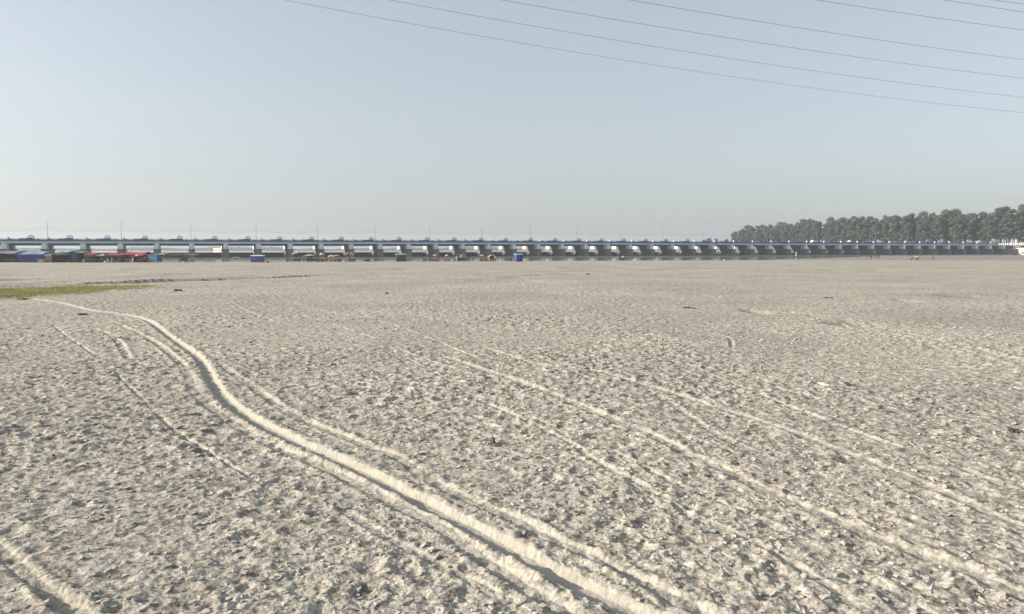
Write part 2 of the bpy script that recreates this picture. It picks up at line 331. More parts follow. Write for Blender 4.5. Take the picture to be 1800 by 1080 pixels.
def sand_mat():
    m = bpy.data.materials.new('trampled_sand'); m.use_nodes = True; n = m.node_tree.nodes; l = m.node_tree.links
    p = n['Principled BSDF']; p.inputs['Roughness'].default_value = .95; p.inputs['Specular IOR Level'].default_value = .15
    at = n.new('ShaderNodeAttribute'); at.attribute_name = 'mask'; sp = n.new('ShaderNodeSeparateColor'); l.new(at.outputs['Color'], sp.inputs[0])
    tc = n.new('ShaderNodeTexCoord')
    def noise(s, d=4, dist=0):
        z = n.new('ShaderNodeTexNoise'); z.inputs['Scale'].default_value = s; z.inputs['Detail'].default_value = d
        z.inputs['Distortion'].default_value = dist; l.new(tc.outputs['Object'], z.inputs['Vector']); return z.outputs['Fac']
    def ramp(src, stops):
        r = n.new('ShaderNodeValToRGB'); e = r.color_ramp.elements
        while len(e) < len(stops): e.new(.5)
        for k, (ps, c) in enumerate(stops): e[k].position = ps; e[k].color = (c[0], c[1], c[2], 1)
        l.new(src, r.inputs['Fac']); return r.outputs['Color']
    def mix(f, a, b, mode='MIX'):
        x = n.new('ShaderNodeMix'); x.data_type = 'RGBA'; x.blend_type = mode
        if isinstance(f, float): x.inputs[0].default_value = f
        else: l.new(f, x.inputs[0])
        for k, s in ((6, a), (7, b)):
            if isinstance(s, tuple): x.inputs[k].default_value = s+(1,)
            else: l.new(s, x.inputs[k])
        return x.outputs[2]
    vo = n.new('ShaderNodeTexVoronoi'); vo.inputs['Scale'].default_value = 8.0
    wn = n.new('ShaderNodeTexNoise'); wn.inputs['Scale'].default_value = 7; wn.inputs['Detail'].default_value = 2; l.new(tc.outputs['Object'], wn.inputs['Vector'])
    ad = n.new('ShaderNodeVectorMath'); ad.operation = 'MULTIPLY_ADD'; ad.inputs[1].default_value = (.16, .16, .16)
    l.new(wn.outputs['Color'], ad.inputs[0]); l.new(tc.outputs['Object'], ad.inputs[2]); l.new(ad.outputs[0], vo.inputs['Vector'])
    sv = n.new('ShaderNodeSeparateColor'); l.new(vo.outputs['Color'], sv.inputs[0])
    crust = ramp(sv.outputs[0], [(0, (.25, .232, .212)), (.22, (.40, .38, .342)), (.6, (.48, .46, .415)), (1, (.58, .558, .50))])
    soft = ramp(noise(2.2, 6), [(.35, (.40, .382, .342)), (.65, (.54, .52, .465))])
    col = mix(.5, crust, soft)
    fine = ramp(noise(28, 5), [(.36, (.62, .60, .58)), (.6, (1.08, 1.08, 1.08))]); col = mix(.8, col, fine, 'MULTIPLY')
    dks = ramp(noise(7.5, 3, 1.2), [(.51, (1, 1, 1)), (.60, (.48, .45, .43))]); col = mix(.85, col, dks, 'MULTIPLY')
    dk2 = ramp(noise(3.1, 4, .8), [(.50, (1, 1, 1)), (.68, (.66, .64, .63))]); col = mix(.7, col, dk2, 'MULTIPLY')
    wide = ramp(noise(.10, 5, .4), [(.35, (.87, .86, .85)), (.65, (1.10, 1.085, 1.04))]); col = mix(1.0, col, wide, 'MULTIPLY')
    cav = ramp(sp.outputs[1], [(.1, (.70, .70, .72)), (.5, (1, 1, 1)), (.85, (1.12, 1.1, 1.04))]); 
    trk = mix(noise(6, 5), (.36, .343, .298), (.43, .412, .36)); tm = n.new('ShaderNodeMath'); tm.operation = 'MULTIPLY'; tm.inputs[1].default_value = .85
    l.new(sp.outputs[0], tm.inputs[0]); col = mix(tm.outputs[0], col, trk)
    gr = mix(noise(3, 6), (.29, .275, .13), (.40, .365, .21)); gm = n.new('ShaderNodeMath'); gm.operation = 'MULTIPLY'; gm.inputs[1].default_value = .75
    l.new(sp.outputs[2], gm.inputs[0]); col = mix(gm.outputs[0], col, gr)
    col = mix(at.outputs['Alpha'], col, mix(noise(1.5, 5), (.19, .18, .165), (.27, .255, .23)))  # damp soil tone, also used as painted shade on scarp and hollows
    l.new(col, p.inputs['Base Color'])
    b1 = n.new('ShaderNodeBump'); b1.inputs['Strength'].default_value = .7; b1.inputs['Distance'].default_value = .012
    l.new(noise(45, 6), b1.inputs['Height'])
    b2 = n.new('ShaderNodeBump'); b2.inputs['Strength'].default_value = .6; b2.inputs['Distance'].default_value = .03
    l.new(noise(13, 5, .3), b2.inputs['Height']); l.new(b1.outputs['Normal'], b2.inputs['Normal']); l.new(b2.outputs['Normal'], p.inputs['Normal'])
    return m
build_ground()
# ------------------------------------------------------------------ water
def water_mat(name, col, rough, sc_, strength):
    m = bpy.data.materials.new(name); m.use_nodes = True; n = m.node_tree.nodes; l = m.node_tree.links; p = n['Principled BSDF']
    p.inputs['Base Color'].default_value = col+(1,); p.inputs['Roughness'].default_value = rough; p.inputs['IOR'].default_value = 1.33
    tc = n.new('ShaderNodeTexCoord'); z = n.new('ShaderNodeTexNoise'); z.inputs['Scale'].default_value = sc_; z.inputs['Detail'].default_value = 4
    l.new(tc.outputs['Object'], z.inputs['Vector']); b = n.new('ShaderNodeBump'); b.inputs['Strength'].default_value = strength; b.inputs['Distance'].default_value = .05
    l.new(z.outputs['Fac'], b.inputs['Height']); l.new(b.outputs['Normal'], p.inputs['Normal']); return m
mw1 = water_mat('still_water', (.16, .16, .14), .08, 1.6, .35)
def flat_poly(name, pts, z, m):
    b = MB(); b.add([(x, y, z) for x, y in pts], [tuple(range(len(pts)))]); o = b.build(name, m); tag(o, kind='structure'); return o
flat_poly('pool_water', [(-420, 196), (-138, 203), (-72, 212), (0, 228), (83, 252), (120, 262), (190, 330), bxy(44.2*BAY, 8), bxy(-16*BAY, 8)], -.30, mw1)
flat_poly('river_water', [bxy(-30*BAY, 16.4), bxy(44.0*BAY, 16.4), (300, 705), (236, 842), (222, 1010), (430, 2900), (-2500, 2900), (-2500, 60)], 1.95, mw1)

# ------------------------------------------------------------------ the barrage
m_conc = mat('weathered_concrete', (.16, .158, .15), .9, .35, .8, .2)
m_white = mat('whitewashed_concrete', (.86, .89, .89), .85, .05, .9)
m_cream = mat('cream_render', (.82, .75, .60), .85, .08, .5)
m_beam = mat('pale_blue_girder_paint', (.60, .70, .77), .6, .10, .5)
m_blue = mat('blue_steel_paint', (.04, .085, .20), .5, .3, 1.2)
m_blue2 = mat('faded_blue_steel_paint', (.075, .135, .25), .5, .35, 1.2)
m_dark = mat('dark_steel', (.025, .03, .035), .6, .3, 1)
m_grey = mat('galvanised_steel', (.28, .29, .30), .5, .2, 1, 0, .3)
m_wt = mat('white_enamel', (.82, .82, .80), .4, .05, 1)
bar = empty('barrage', (P0[0], P0[1], 0), BANG); bar.rotation_euler = (0, -.0009, BANG)
tag(bar, 'long gated river barrage with blue hoist deck on grey piers crossing the whole view', 'barrage')
def nose(wd, y0, y1, n=8, ends=True):
    r = wd/2; pts = []
    for k in range(n+1):
        a = math.pi+math.pi*k/n; pts.append((r*math.cos(a), y0+r+r*math.sin(a)*1.0))
    if ends:
        for k in range(n+1): a = math.pi*k/n; pts.append((r*math.cos(a), y1-r+r*math.sin(a)))
    else: pts += [(r, y1), (-r, y1)]
    return pts
PW = 2.3
# one pier: concrete body (deep under the deck, higher upstream part), white cap column at the downstream nose, white upstream panel
pb = MB(); pb.prism(nose(PW+.25, -2.2, 20.5), -3.0, 3.55)
pb.prism(nose(PW+.55, -2.35, 20.6), 3.552, 3.85)
pb.box(-PW/2, PW/2, 3.4, 13.4, 3.852, 6.55); pb.box(-PW/2+.1, PW/2-.1, 13.402, 14.0, 3.852, 5.9)
pier = pb.build('pier', m_conc, bar)
cp = MB(); cp.prism(nose(PW, -.9, 3.38, 8, False), 3.852, 6.28, 1.0)
cap_ = cp.build('pier_column', m_white, pier)
up = MB(); up.prism([(-PW/2, 14.02), (PW/2, 14.02), (PW/2, 18.4), (0.4, 19.5), (-.4, 19.5), (-PW/2, 18.4)], 3.852, 5.55)
up_ = up.build('upstream_block', m_white, pier)
for n_ in range(1, NP+9):
    k = n_ if n_ < NP else NP-1-n_          # more bays run out of frame on the left
    c = copy_tree(pier, bar); c.location = (k*BAY, 0, 0)
# per-bay parts
gb = MB()
for i in range(9):                       # radial gate skin, curved, with ribs
    a0, a1 = -.42+i*.1, -.42+(i+1)*.1
    def q(a, r=6.0): return (8.6+r*math.cos(a), 1.9+r*math.sin(a)-.15)
    (ya, za), (yb, zb) = q(a0), q(a1); (yc, zc), (yd, zd) = q(a0, 5.8), q(a1, 5.8)
    if zb > 2.35: break
    gb.add([(0, ya, za), (12, ya, za), (12, yb, zb), (0, yb, zb), (0, yc, zc), (12, yc, zc), (12, yd, zd), (0, yd, zd)],
           [(0, 1, 2, 3), (7, 6, 5, 4), (0, 4, 5, 1), (3, 2, 6, 7)])
    gb.box(.02, 11.98, yc-.25, yc-.02, zc-.06, zc+.06)
gb.box(0, 12, 13.9, 14.3, -2.6, -.4)
gate = gb.build('gate', m_dark, bar, loc=(PW/2+.02, 0, 0))
for sx in (1.6, 10.4):
    a = MB(); a.tube([(sx, 8.6, 2.0), (sx, 14.2, 1.6)], .16, 6); a.tube([(sx, 8.6, 2.0), (sx, 14.1, .3)], .16, 6); a.build('gate_arm', m_dark, gate)
wk = MB(); wk.box(-BAY/2+.01, BAY/2-.01, -1.05, 1.35, 6.30, 7.02, .04); wk.box(-BAY/2+.03, BAY/2-.03, -1.25, 1.5, 7.022, 7.12); wk.box(-BAY/2+.01, BAY/2-.01, 1.502, 3.69, 6.45, 7.0)  # last box: slab added to stop sun falling through onto the piers
girder = wk.build('walkway_girder', m_beam, bar, loc=(BAY/2, 0, 0))
rl = MB()
for k in range(9): x = -BAY/2+.4+k*BAY/8.6; rl.box(x-.04, x+.04, -1.2, -1.12, 7.122, 8.25)
for zz in (7.55, 7.95, 8.3): rl.box(-BAY/2, BAY/2, -1.19, -1.13, zz-.04, zz+.04)
rail = rl.build('railing', m_blue2, bar, loc=(BAY/2, 0, 0))
hb = MB()
hb.box(-BAY/2+.02, BAY/2-.02, -.9, -.6, 7.13, 7.72); hb.box(-6.2, 5.9, -.55, .25, 7.13, 7.62); hb.tube([(-6.9, .45, 7.9), (6.9, .45, 7.9)], .12, 6)
hb.box(-5.6, -4.3, -.5, .4, 7.62, 8.2, .05); hb.box(-1.6, .2, -.7, .5, 7.62, 8.3, .05); hb.box(4.6, 5.6, -.5, .5, 7.62, 8.15, .05)
hb.add([(-2.2, -.35, 7.7), (2.4, -.35, 7.7), (2.4, -.35, 8.5), (1.2, -.35, 8.45), (-2.2, -.35, 8.1), (-2.2, .15, 7.7), (2.4, .15, 7.7), (2.4, .15, 8.5), (1.2, .15, 8.45), (-2.2, .15, 8.1)],
       [(0, 1, 2, 3, 4), (9, 8, 7, 6, 5), (0, 5, 6, 1), (1, 6, 7, 2), (2, 7, 8, 3), (3, 8, 9, 4), (4, 9, 5, 0)])
hoist = hb.build('hoist_machinery', m_blue, bar, loc=(BAY*.5, 0, 0))
gw = MB()
def ring(b, cx, cz, r0, r1, y0, y1, n=20):
    vs = []
    for (r, y) in ((r0, y0), (r1, y0), (r1, y1), (r0, y1)):
        for k in range(n): a = 2*math.pi*k/n; vs.append((cx+r*math.cos(a), y, cz+r*math.sin(a)))
    b.add(vs, [(s*n+k, s*n+(k+1) % n, ((s+1) % 4)*n+(k+1) % n, ((s+1) % 4)*n+k) for s in range(4) for k in range(n)])
ring(gw, 2.9, 8.42, .95, 1.25, -.6, -.3); ring(gw, 2.9, 8.42, .01, .45, -.66, -.2)
for k in range(6): a = math.pi*k/3; gw.tube([(2.9+.3*math.cos(a), -.45, 8.42+.3*math.sin(a)), (2.9+.95*math.cos(a), -.45, 8.42+.95*math.sin(a))], .06, 5)
gw.box(1.7, 4.1, -.3, .2, 7.62, 8.35)
wheel = gw.build('hoist_wheel', m_blue, bar, loc=(BAY*.5-.3, 0, 0))
for n_ in range(1, NP+7):
    k = n_ if n_ < NP-1 else NP-2-n_-0
    for o in (gate, girder, rail, hoist, wheel):
        c = copy_tree(o, bar); c.location.x = o.location.x + k*BAY
        if o is wheel: c.location.x += random.uniform(-.3, .3)
pm = MB(); pm.box(-.28, .28, -.28, .28, 7.122, 8.45, .03); pm.box(-.36, .36, -.36, .36, 8.452, 8.95, .05)
post = pm.build('hoist_post', [m_wt], bar, loc=(PW*.5+.3, .75, 0)); post.scale = (.6, .6, 1); post.material_slots[0].link = 'OBJECT'; post.material_slots[0].material = m_blue
for k in range(1, NP-1):
    c = post.copy(); C.objects.link(c); c.parent = bar; c.location.x = post.location.x+k*BAY
    c.scale = (1, 1, 1); c.material_slots[0].material = m_wt
    if k < 15: c.material_slots[0].link = 'OBJECT'; c.material_slots[0].material = m_blue; c.scale = (.6, .6, 1)
dk = MB(); L0, L1 = -8.6*BAY, (NP-1)*BAY+14
dk.box(L0, L1, 4.0, 12.6, 6.552, 6.95); 
for yy in (4.5, 7.0, 9.6, 12.0): dk.box(L0, L1, yy-.22, yy+.22, 5.35, 6.552)
dk.box(L0, L1, 3.7, 4.0, 6.4, 7.25); dk.box(L0, L1, 12.6, 12.9, 6.4, 7.25)
dk.build('road_deck', m_conc, bar)
pr = MB()
for yy in (3.85, 12.75):
    for k in range(int((L1-L0)/2.4)): x = L0+1+k*2.4; pr.box(x-.08, x+.08, yy-.07, yy+.07, 7.252, 8.1)
    pr.box(L0, L1, yy-.05, yy+.05, 7.6, 7.7); pr.box(L0, L1, yy-.05, yy+.05, 8.0, 8.1)
pr.build('road_parapet', m_grey, bar)
sl = MB(); sl.box(L0, (NP-1)*BAY, -7.0, 16.2, -3.1, -.16); sl.build('sill_slab', mat('pale_apron_concrete', (.42, .40, .36), .9, .2, .4), bar)
ab = MB(); o_ = [(0, 20.4), (-1.2, 20.4), (-1.2, 0), (-1.1, -1.5), (-.6, -3.2), (.8, -5), (3, -6.4), (5.5, -7), (7, -5), (9, 0), (13, 2), (13, 20.4)]
ab.prism([(x+1, y) for x, y in o_], -3, 3.8); ab.prism([(x+1.3, y*.9) for x, y in o_], 3.802, 4.1)
ab.box(1.2, 14.5, 3.4, 13.4, 4.102, 6.55)
ab.build('abutment', m_conc, bar, loc=((NP-1)*BAY+1, 0, 0))
# guide wall on the right bank, sunlit render, with dark coping
gwp = [bxy((NP-1)*BAY+5.2, -3.4), (430, 474), (600, 385), (820, 330)]
b = MB()
for (ax, ay), (bx, by) in zip(gwp[:-1], gwp[1:]):
    d = Vector((bx-ax, by-ay)).normalized(); nx, ny = -d.y*.5, d.x*.5
    n_ = max(1, int(math.hypot(bx-ax, by-ay)/6))
    b.add([(ax, ay, -.5), (bx, by, -.5), (bx+nx, by+ny, -.5), (ax+nx, ay+ny, -.5), (ax+nx*.4, ay+ny*.4, 5.1), (bx+nx*.4, by+ny*.4, 5.1), (bx+nx, by+ny, 5.1), (ax+nx, ay+ny, 5.1)],
          [(0, 1, 5, 4), (2, 3, 7, 6), (4, 5, 6, 7), (0, 4, 7, 3), (1, 2, 6, 5), (0, 3, 2, 1)])
gwall = b.build('retaining_wall', m_cream); tag(gwall, 'bright cream retaining wall on the right bank beyond the last pier', 'wall')
# ------------------------------------------------------------------ lamps on the deck
ORD = ['first','second','third','fourth','fifth','sixth','seventh','eighth','ninth','tenth','eleventh','twelfth','thirteenth']
lm = empty('street_lamp'); b = MB(); b.tube([(0, 0, 0), (0, 0, 4), (0, 0, 8.4)], [.13, .10, .07], 6); b.box(-.2, .2, -.2, .2, 0, .3); b.build('pole', m_grey, lm)
b = MB(); b.tube([(0, 0, 8.3), (.15, -.05, 8.5), (.4, -.1, 8.58)], .045, 6); b.build('arm', m_grey, lm)
b = MB(); b.box(.3, .8, -.23, .03, 8.54, 8.68, .03); b.build('lamp_head', m_grey, lm)
for k in range(13):
    o = lm if k == 0 else copy_tree(lm); u = (1.06+1.965*k)*BAY; x, y = bxy(u, 3.55)
    o.location = (x, y, 7.25+u*.0009); o.rotation_euler = (0, R(random.uniform(-.6, .6)), BANG)
    lab = 'thin grey street lamp on the barrage deck, %s from the left of the row' % ORD[k]
    if k == 12: lab = 'thin grey street lamp on the barrage deck, rightmost of the row, above a low bush'
    tag(o, lab, 'street lamp', 'street lamps along the barrage deck')
o = copy_tree(lm); x, y = bxy(40.0*BAY, 3.55); o.location = (x, y, 7.3); o.scale = (.55, .55, .42); o.rotation_euler = (0, 0, BANG)
tag(o, 'short lamp post near the right end of the barrage against dark trees', 'street lamp', 'street lamps along the barrage deck')
b = MB()
for zz in (12.1, 13.0):
    pts = []
    for k in range(-1, 13):
        for j in range(6):
            u = (1.06+1.965*(k+j/6))*BAY; x, y = bxy(u, 3.6); pts.append((x, y, zz+u*.0009-.7*4*(j/6)*(1-j/6)))
    b.tube(pts, .022, 4)
tag(b.build('lamp_cable', m_dark), 'thin sagging double cable strung between the lamp poles above the barrage deck', 'cable')
# ------------------------------------------------------------------ overhead wires
WIRES = [[(500, 0), (780, 52.5), (1140, 113), (1500, 164), (1800, 198.5)], [(684, 0), (780, 18), (1140, 80.5), (1500, 134.5), (1800, 171.5)],
 [(884, 0), (1140, 45), (1500, 99.5), (1800, 138)], [(1105, 0), (1140, 6), (1500, 63.5), (1800, 105.5)], [(1432, 0), (1500, 10), (1800, 53)],
 [(1658, 0), (1800, 21.5)], [(1745, 0), (1800, 7.5)]]
WD = [60, 54.6, 49.6, 45.2, 41.0, 38.3, 37.0]
m_wire = mat('aluminium_cable', (.16, .15, .15), .6, .1, 1, 0, .3)
ph = R(72); ud = (math.sin(ph), math.cos(ph)); nn = (-math.cos(ph), math.sin(ph)); cur = None
WLAB = ['lowest of the overhead wires crossing the sky, starting farthest left', 'second lowest overhead wire crossing the sky', 'third lowest overhead wire crossing the sky',
 'middle overhead wire, fourth from the bottom of the set', 'overhead wire fifth from the bottom, ending high at the right edge', 'sixth overhead wire from the bottom, short span in the top right corner', 'topmost short overhead wire in the extreme top right corner']
for i, pts in enumerate(WIRES):
    T, Z = [], []
    for p in pts:
        d = ray(*p); t = WD[i]/(d[0]*nn[0]+d[1]*nn[1]); P = (d[0]*t, d[1]*t, HC+d[2]*t); T.append(P[0]*ud[0]+P[1]*ud[1]); Z.append(P[2])
    T, Z = np.array(T), np.array(Z)
    if cur is None: co = np.polyfit(T, Z, 2); cur = co[0]
    l1 = np.polyfit(T, Z-cur*T*T, 1); print('wire', i, cur, l1, Z)
    b = MB(); lo, hi = T.min()-60, T.max()+60
    P = []
    for k in range(61):
        t = lo+(hi-lo)*k/60; P.append((nn[0]*WD[i]+ud[0]*t, nn[1]*WD[i]+ud[1]*t, cur*t*t+l1[0]*t+l1[1]))
    b.tube(P, .0105, 6); tag(b.build('overhead_wire', m_wire), WLAB[i], 'wire', 'overhead wires crossing the sky')
# ------------------------------------------------------------------ trees
m_trunk = mat('pale_bark', (.20, .18, .15), .9, .3, .7)
def leafmat(name, c):
    m = mat(name, c, .8, .45, .25); return m
LM = [leafmat('foliage', c) for c in ((.070, .092, .055), (.058, .080, .058), (.085, .096, .058), (.064, .082, .050))]
rng = np.random.default_rng(5)
def crown_mesh(name, h, r, n, kind, mt, low=.22):
    cl = []
    nb = 34 if kind != 2 else 20
    for k in range(nb):
        t = rng.random(); zc = h*(low+(1-low)*t); rr = r*math.sin(math.pi*min(1, (.22+.72*t)))**.6*(1.0 if kind != 1 else .8)
        a = rng.random()*6.28; q = rr*rng.random()**.5*.8
        cl.append((q*math.cos(a), q*math.sin(a), zc-.04*h, r*(.17+.25*rng.random())))
    cl.append((0, 0, h*.92, r*.2)); cl.append((r*.3, 0, h*.86, r*.22))
    cl = np.array(cl); wts = cl[:, 3]**2; idx = rng.choice(len(cl), n, p=wts/wts.sum())
    d = rng.normal(size=(n, 3)); d /= np.linalg.norm(d, axis=1)[:, None]
    rad = cl[idx, 3]*(.35+.85*rng.random(n))
    c = cl[idx, :3]+d*rad[:, None]*np.array([1, 1, .8])
    s = (.18+.26*rng.random(n))*h/24
    a = rng.normal(size=(n, 3)); a /= np.linalg.norm(a, axis=1)[:, None]; b = np.cross(a, d+.01); b /= np.linalg.norm(b, axis=1)[:, None]
    v = np.stack([c+a*s[:, None], c+b*s[:, None]*.6, c-a*s[:, None]*.9, c-b*s[:, None]*.7], 1).reshape(-1, 3)
    me = bpy.data.meshes.new(name); me.vertices.add(4*n); me.vertices.foreach_set('co', v.astype(np.float32).ravel())
    me.loops.add(4*n); me.loops.foreach_set('vertex_index', np.arange(4*n, dtype=np.int32)); me.polygons.add(n); me.polygons.foreach_set('loop_start', np.arange(n, dtype=np.int32)*4)
    me.update(calc_edges=True); me.materials.append(mt); return me, cl
def make_tree(kind, h, r, n):
    t = empty('tree'); me, cl = crown_mesh('crown', h, r, n, kind, LM[kind % 4], .2 if kind == 0 else .34)
    o = bpy.data.objects.new('crown', me); C.objects.link(o); o.parent = t
    b = MB(); b.tube([(0, 0, -.5), (.15, .1, h*.3), (-.1, .2, h*.6), (0, 0, h*.9)], [.34, .27, .17, .05], 7)
    for k in range(8):
        c = cl[k]; z0 = max(h*.2, c[2]-h*.2); b.tube([(0, 0.1, z0), (c[0]*.5, c[1]*.5, (z0+c[2])/2+.3), (c[0], c[1], c[2])], [.13, .09, .03], 5)
    b.build('trunk', m_trunk, t); return t
protos = [make_tree(k % 4, 24, rr, 6500) for k, rr in enumerate((4.6, 4.0, 5.2, 4.4, 3.8, 4.8))]
for p in protos: tag(p, cat='tree')
def top_px(px): return np.interp(px, [1270, 1283, 1300, 1330, 1370, 1400, 1450, 1500, 1560, 1600, 1640, 1700, 1750, 1800, 1900], [402, 400, 399, 397, 391, 388, 385, 380, 377, 374, 371, 368, 365, 364, 360])
front = [(238, 838), (262, 786), (298, 712), (345, 640), (388, 606), (440, 585), (500, 560), (560, 540)]
segs = [(Vector(a), Vector(b)) for a, b in zip(front[:-1], front[1:])]
SECT = [(1345, 'tall hazy tree at the thin left end of the wood behind the barrage', 'trees at the left end of the wood'),
        (1450, 'tall slender tree in the left stretch of the wood, above the barrage deck', 'trees of the left stretch of the wood'),
        (1580, 'tall grey green tree in the middle stretch of the wood behind the barrage', 'trees of the middle stretch of the wood'),
        (1700, 'tall dense tree in the right stretch of the wood behind the last barrage piers', 'trees of the right stretch of the wood'),
        (9999, 'tall dark tree of the wood above the retaining wall at the right edge', 'trees of the wood at the right edge')]
used = set(); cnt = 0; TREES = []
PORD = ORD+['fourteenth', 'fifteenth', 'sixteenth', 'seventeenth', 'eighteenth', 'nineteenth', 'twentieth']
PPX = [900+F*bxy(k*BAY, 0)[0]/bxy(k*BAY, 0)[1] for k in range(NP)][::-1]
def place_tree(x, y, h, lab=None, grp=None, wid=1.0, base=5.0):
    global cnt
    k = cnt % 6 if cnt < 6 else random.randrange(6); p = protos[k]
    o = p if k not in used else copy_tree(p); used.add(k); cnt += 1
    o.location = (x, y, base-.1); o.rotation_euler = (0, 0, random.uniform(0, 6.28)); s = h/24.0; o.scale = (s*wid, s*wid*random.uniform(.9, 1.1), s)
    px = 900+F*x/y
    if lab is None: TREES.append((px, row, o))
    tag(o, lab, 'tree', grp)
for row, (off, sp) in enumerate(((0, 6.0), (9, 6.5), (20, 8.0), (38, 10))):
    for a, bq in segs:
        d = bq-a; L = d.length; d.normalize(); nrm = Vector((-d.y, d.x))
        if nrm.x+nrm.y < 0: nrm = -nrm
        t = random.uniform(0, sp)
        while t < L:
            p = a+d*t+nrm*(off+random.uniform(-3, 3)); px = 900+F*p.x/p.y
            if px > 1840: break
            ztop = HC+(HOR-top_px(px))*p.y/F; h = (ztop-5)*random.uniform(*((.62, .92), (.72, 1.0), (.82, 1.06), (.85, 1.02))[row])
            if px > 1280 or row == 0 and px > 1274: place_tree(p.x, p.y, max(12, h), wid=random.uniform(.9, 1.45))
            t += sp*random.uniform(.7, 1.3)
bins = {}
for px, rw, o in TREES:
    k = min(range(len(PPX)), key=lambda i: abs(PPX[i]-px)); bins.setdefault((k if px < 1785 else -1, rw), []).append((px, o))
for (k, rw), L in bins.items():
    L.sort(key=lambda q: q[0]); where = ('above the %s pier from the right' % PORD[k]) if k >= 0 else 'above the cream retaining wall'
    rn = ('front', 'second', 'third', 'back')[rw]
    for i, (px, o) in enumerate(L):
        sd_ = '' if len(L) == 1 else ('left ', 'right ')[i] if len(L) == 2 else ('left ', 'middle ', 'right ')[i] if len(L) == 3 else ('first', 'second', 'third', 'fourth', 'fifth', 'sixth', 'seventh')[i]+' '
        o['label'] = '%stree of the %s row of the wood, %s' % (sd_, rn, where); o['group'] = 'trees of the wood behind the barrage'
for k, (px, Y, tp) in enumerate(((1236, 960, 421), (1246, 950, 419), (1257, 955, 420), (1266, 940, 424), (1275, 920, 421))):
    place_tree((px-900)/F*Y, Y, HC+(HOR-tp)*Y/F-5, ('first','second','third','fourth','fifth')[k]+' from the left of five low rounded trees left of the wood', 'low trees left of the wood', 1.6)
# far shore wood, one mass
n = 26000; xs = rng.uniform(-1600, 560, n); env = 8.5+3.5*fbm(xs/60, xs*0, 3, 5)*2; zs = 1.5+rng.random(n)**.8*env; ys = 2150+rng.uniform(-25, 25, n)+.05*xs
s_ = rng.uniform(1.2, 3.0, n); a = rng.normal(size=(n, 3)); a /= np.linalg.norm(a, axis=1)[:, None]; q = rng.normal(size=(n, 3)); bb = np.cross(a, q); bb /= np.linalg.norm(bb, axis=1)[:, None]
c = np.stack([xs, ys, zs], 1); v = np.stack([c+a*s_[:, None], c+bb*s_[:, None], c-a*s_[:, None], c-bb*s_[:, None]], 1).reshape(-1, 3); v[:, 2] = np.maximum(v[:, 2], 1.2)
me = bpy.data.meshes.new('far_wood'); me.from_pydata(v.tolist(), [], np.arange(4*n).reshape(-1, 4).tolist()); me.materials.append(LM[0])
o = bpy.data.objects.new('far_wood', me); C.objects.link(o); tag(o, 'faint hazy tree line on the far shore seen through the barrage openings', 'tree line', kind='stuff')
# ------------------------------------------------------------------ grass
gp = np.array([gnd(-80,511),gnd(0,508),gnd(130,504.5),gnd(200,502.5),gnd(300,502),gnd(330,503),gnd(300,506),gnd(200,513),gnd(130,517.5),gnd(40,523),gnd(0,526),gnd(-80,532)])
N = 150000; gx = rng.uniform(gp[:, 0].min(), gp[:, 0].max(), N); gy = rng.uniform(gp[:, 1].min(), gp[:, 1].max(), N)
sd = poly_sd(gx, gy, [tuple(p) for p in gp]) + 1.2*fbm(gx/1.5, gy/2.5, 3, 77)+1.2*vnoise(gx*1.3, gy*1.3, 12)
bx_ = (1-ss(gnd(180, 505)[0], gnd(335, 503)[0], gx)); kp = (sd > -.9) & (rng.random(N) < (ss(.1, 2.5, sd)*.85+.15*ss(-1, .3, sd))*bx_*ss(-.3, .2, fbm(gx*1.1, gy*.7, 3, 79)+.5*(bx_-.35))); gx, gy = gx[kp][:60000], gy[kp][:60000]; n = len(gx); gz = macro(gx, gy)
hh = rng.uniform(.05, .13, n); an = rng.uniform(0, 6.28, n); wd = rng.uniform(.010, .022, n); ln = rng.uniform(-.07, .07, (n, 2))
v = np.zeros((n, 3, 3)); v[:, 0] = np.stack([gx-wd*np.cos(an), gy-wd*np.sin(an), gz-.02], 1); v[:, 1] = np.stack([gx+wd*np.cos(an), gy+wd*np.sin(an), gz-.02], 1)
v[:, 2] = np.stack([gx+ln[:, 0], gy+ln[:, 1], gz+hh], 1)
me = bpy.data.meshes.new('grass'); me.from_pydata(v.reshape(-1, 3).tolist(), [], np.arange(3*n).reshape(-1, 3).tolist()); me.materials.append(mat('dry_green_grass', (.36, .335, .13), .8, .3, .4))
o = bpy.data.objects.new('grass', me); C.objects.link(o); tag(o, 'yellow green short grass strip on the sand at the left edge', 'grass', kind='stuff')
# loose curled flakes of dried mud in the foreground
N = 8000; rr = 3.6*np.exp(rng.random(N)*math.log(11)); aa = rng.uniform(-.68, .68, N); fx = rr*np.sin(aa); fy = rr*np.cos(aa)
ok = np.ones(N, bool)
for pl, hw, dp, bm_ in TRACKS[:8]:
    P = np.array(resample(pl))
    for i in range(0, len(P)-1):
        L = P[i+1]-P[i]; t = np.clip(((fx-P[i, 0])*L[0]+(fy-P[i, 1])*L[1])/(L@L+1e-9), 0, 1); ok &= np.hypot(fx-P[i, 0]-t*L[0], fy-P[i, 1]-t*L[1]) > hw*1.2
fx, fy, rr = fx[ok], fy[ok], rr[ok]
gme = bpy.data.objects['ground'].data; gv = np.empty(len(gme.vertices)*3, np.float32); gme.vertices.foreach_get('co', gv); gv = gv.reshape(-1, 3)
gr_r = np.hypot(gv[:-1, 0], gv[:-1, 1]); NA = GRID[1]; rads = gr_r[::NA]; azs = GRID[2]
ri = np.clip(np.searchsorted(rads, np.hypot(fx, fy)), 0, len(rads)-1); ai = np.clip(np.searchsorted(azs, np.arctan2(fx, fy)), 0, NA-1); fz = gv[ri*NA+ai, 2]
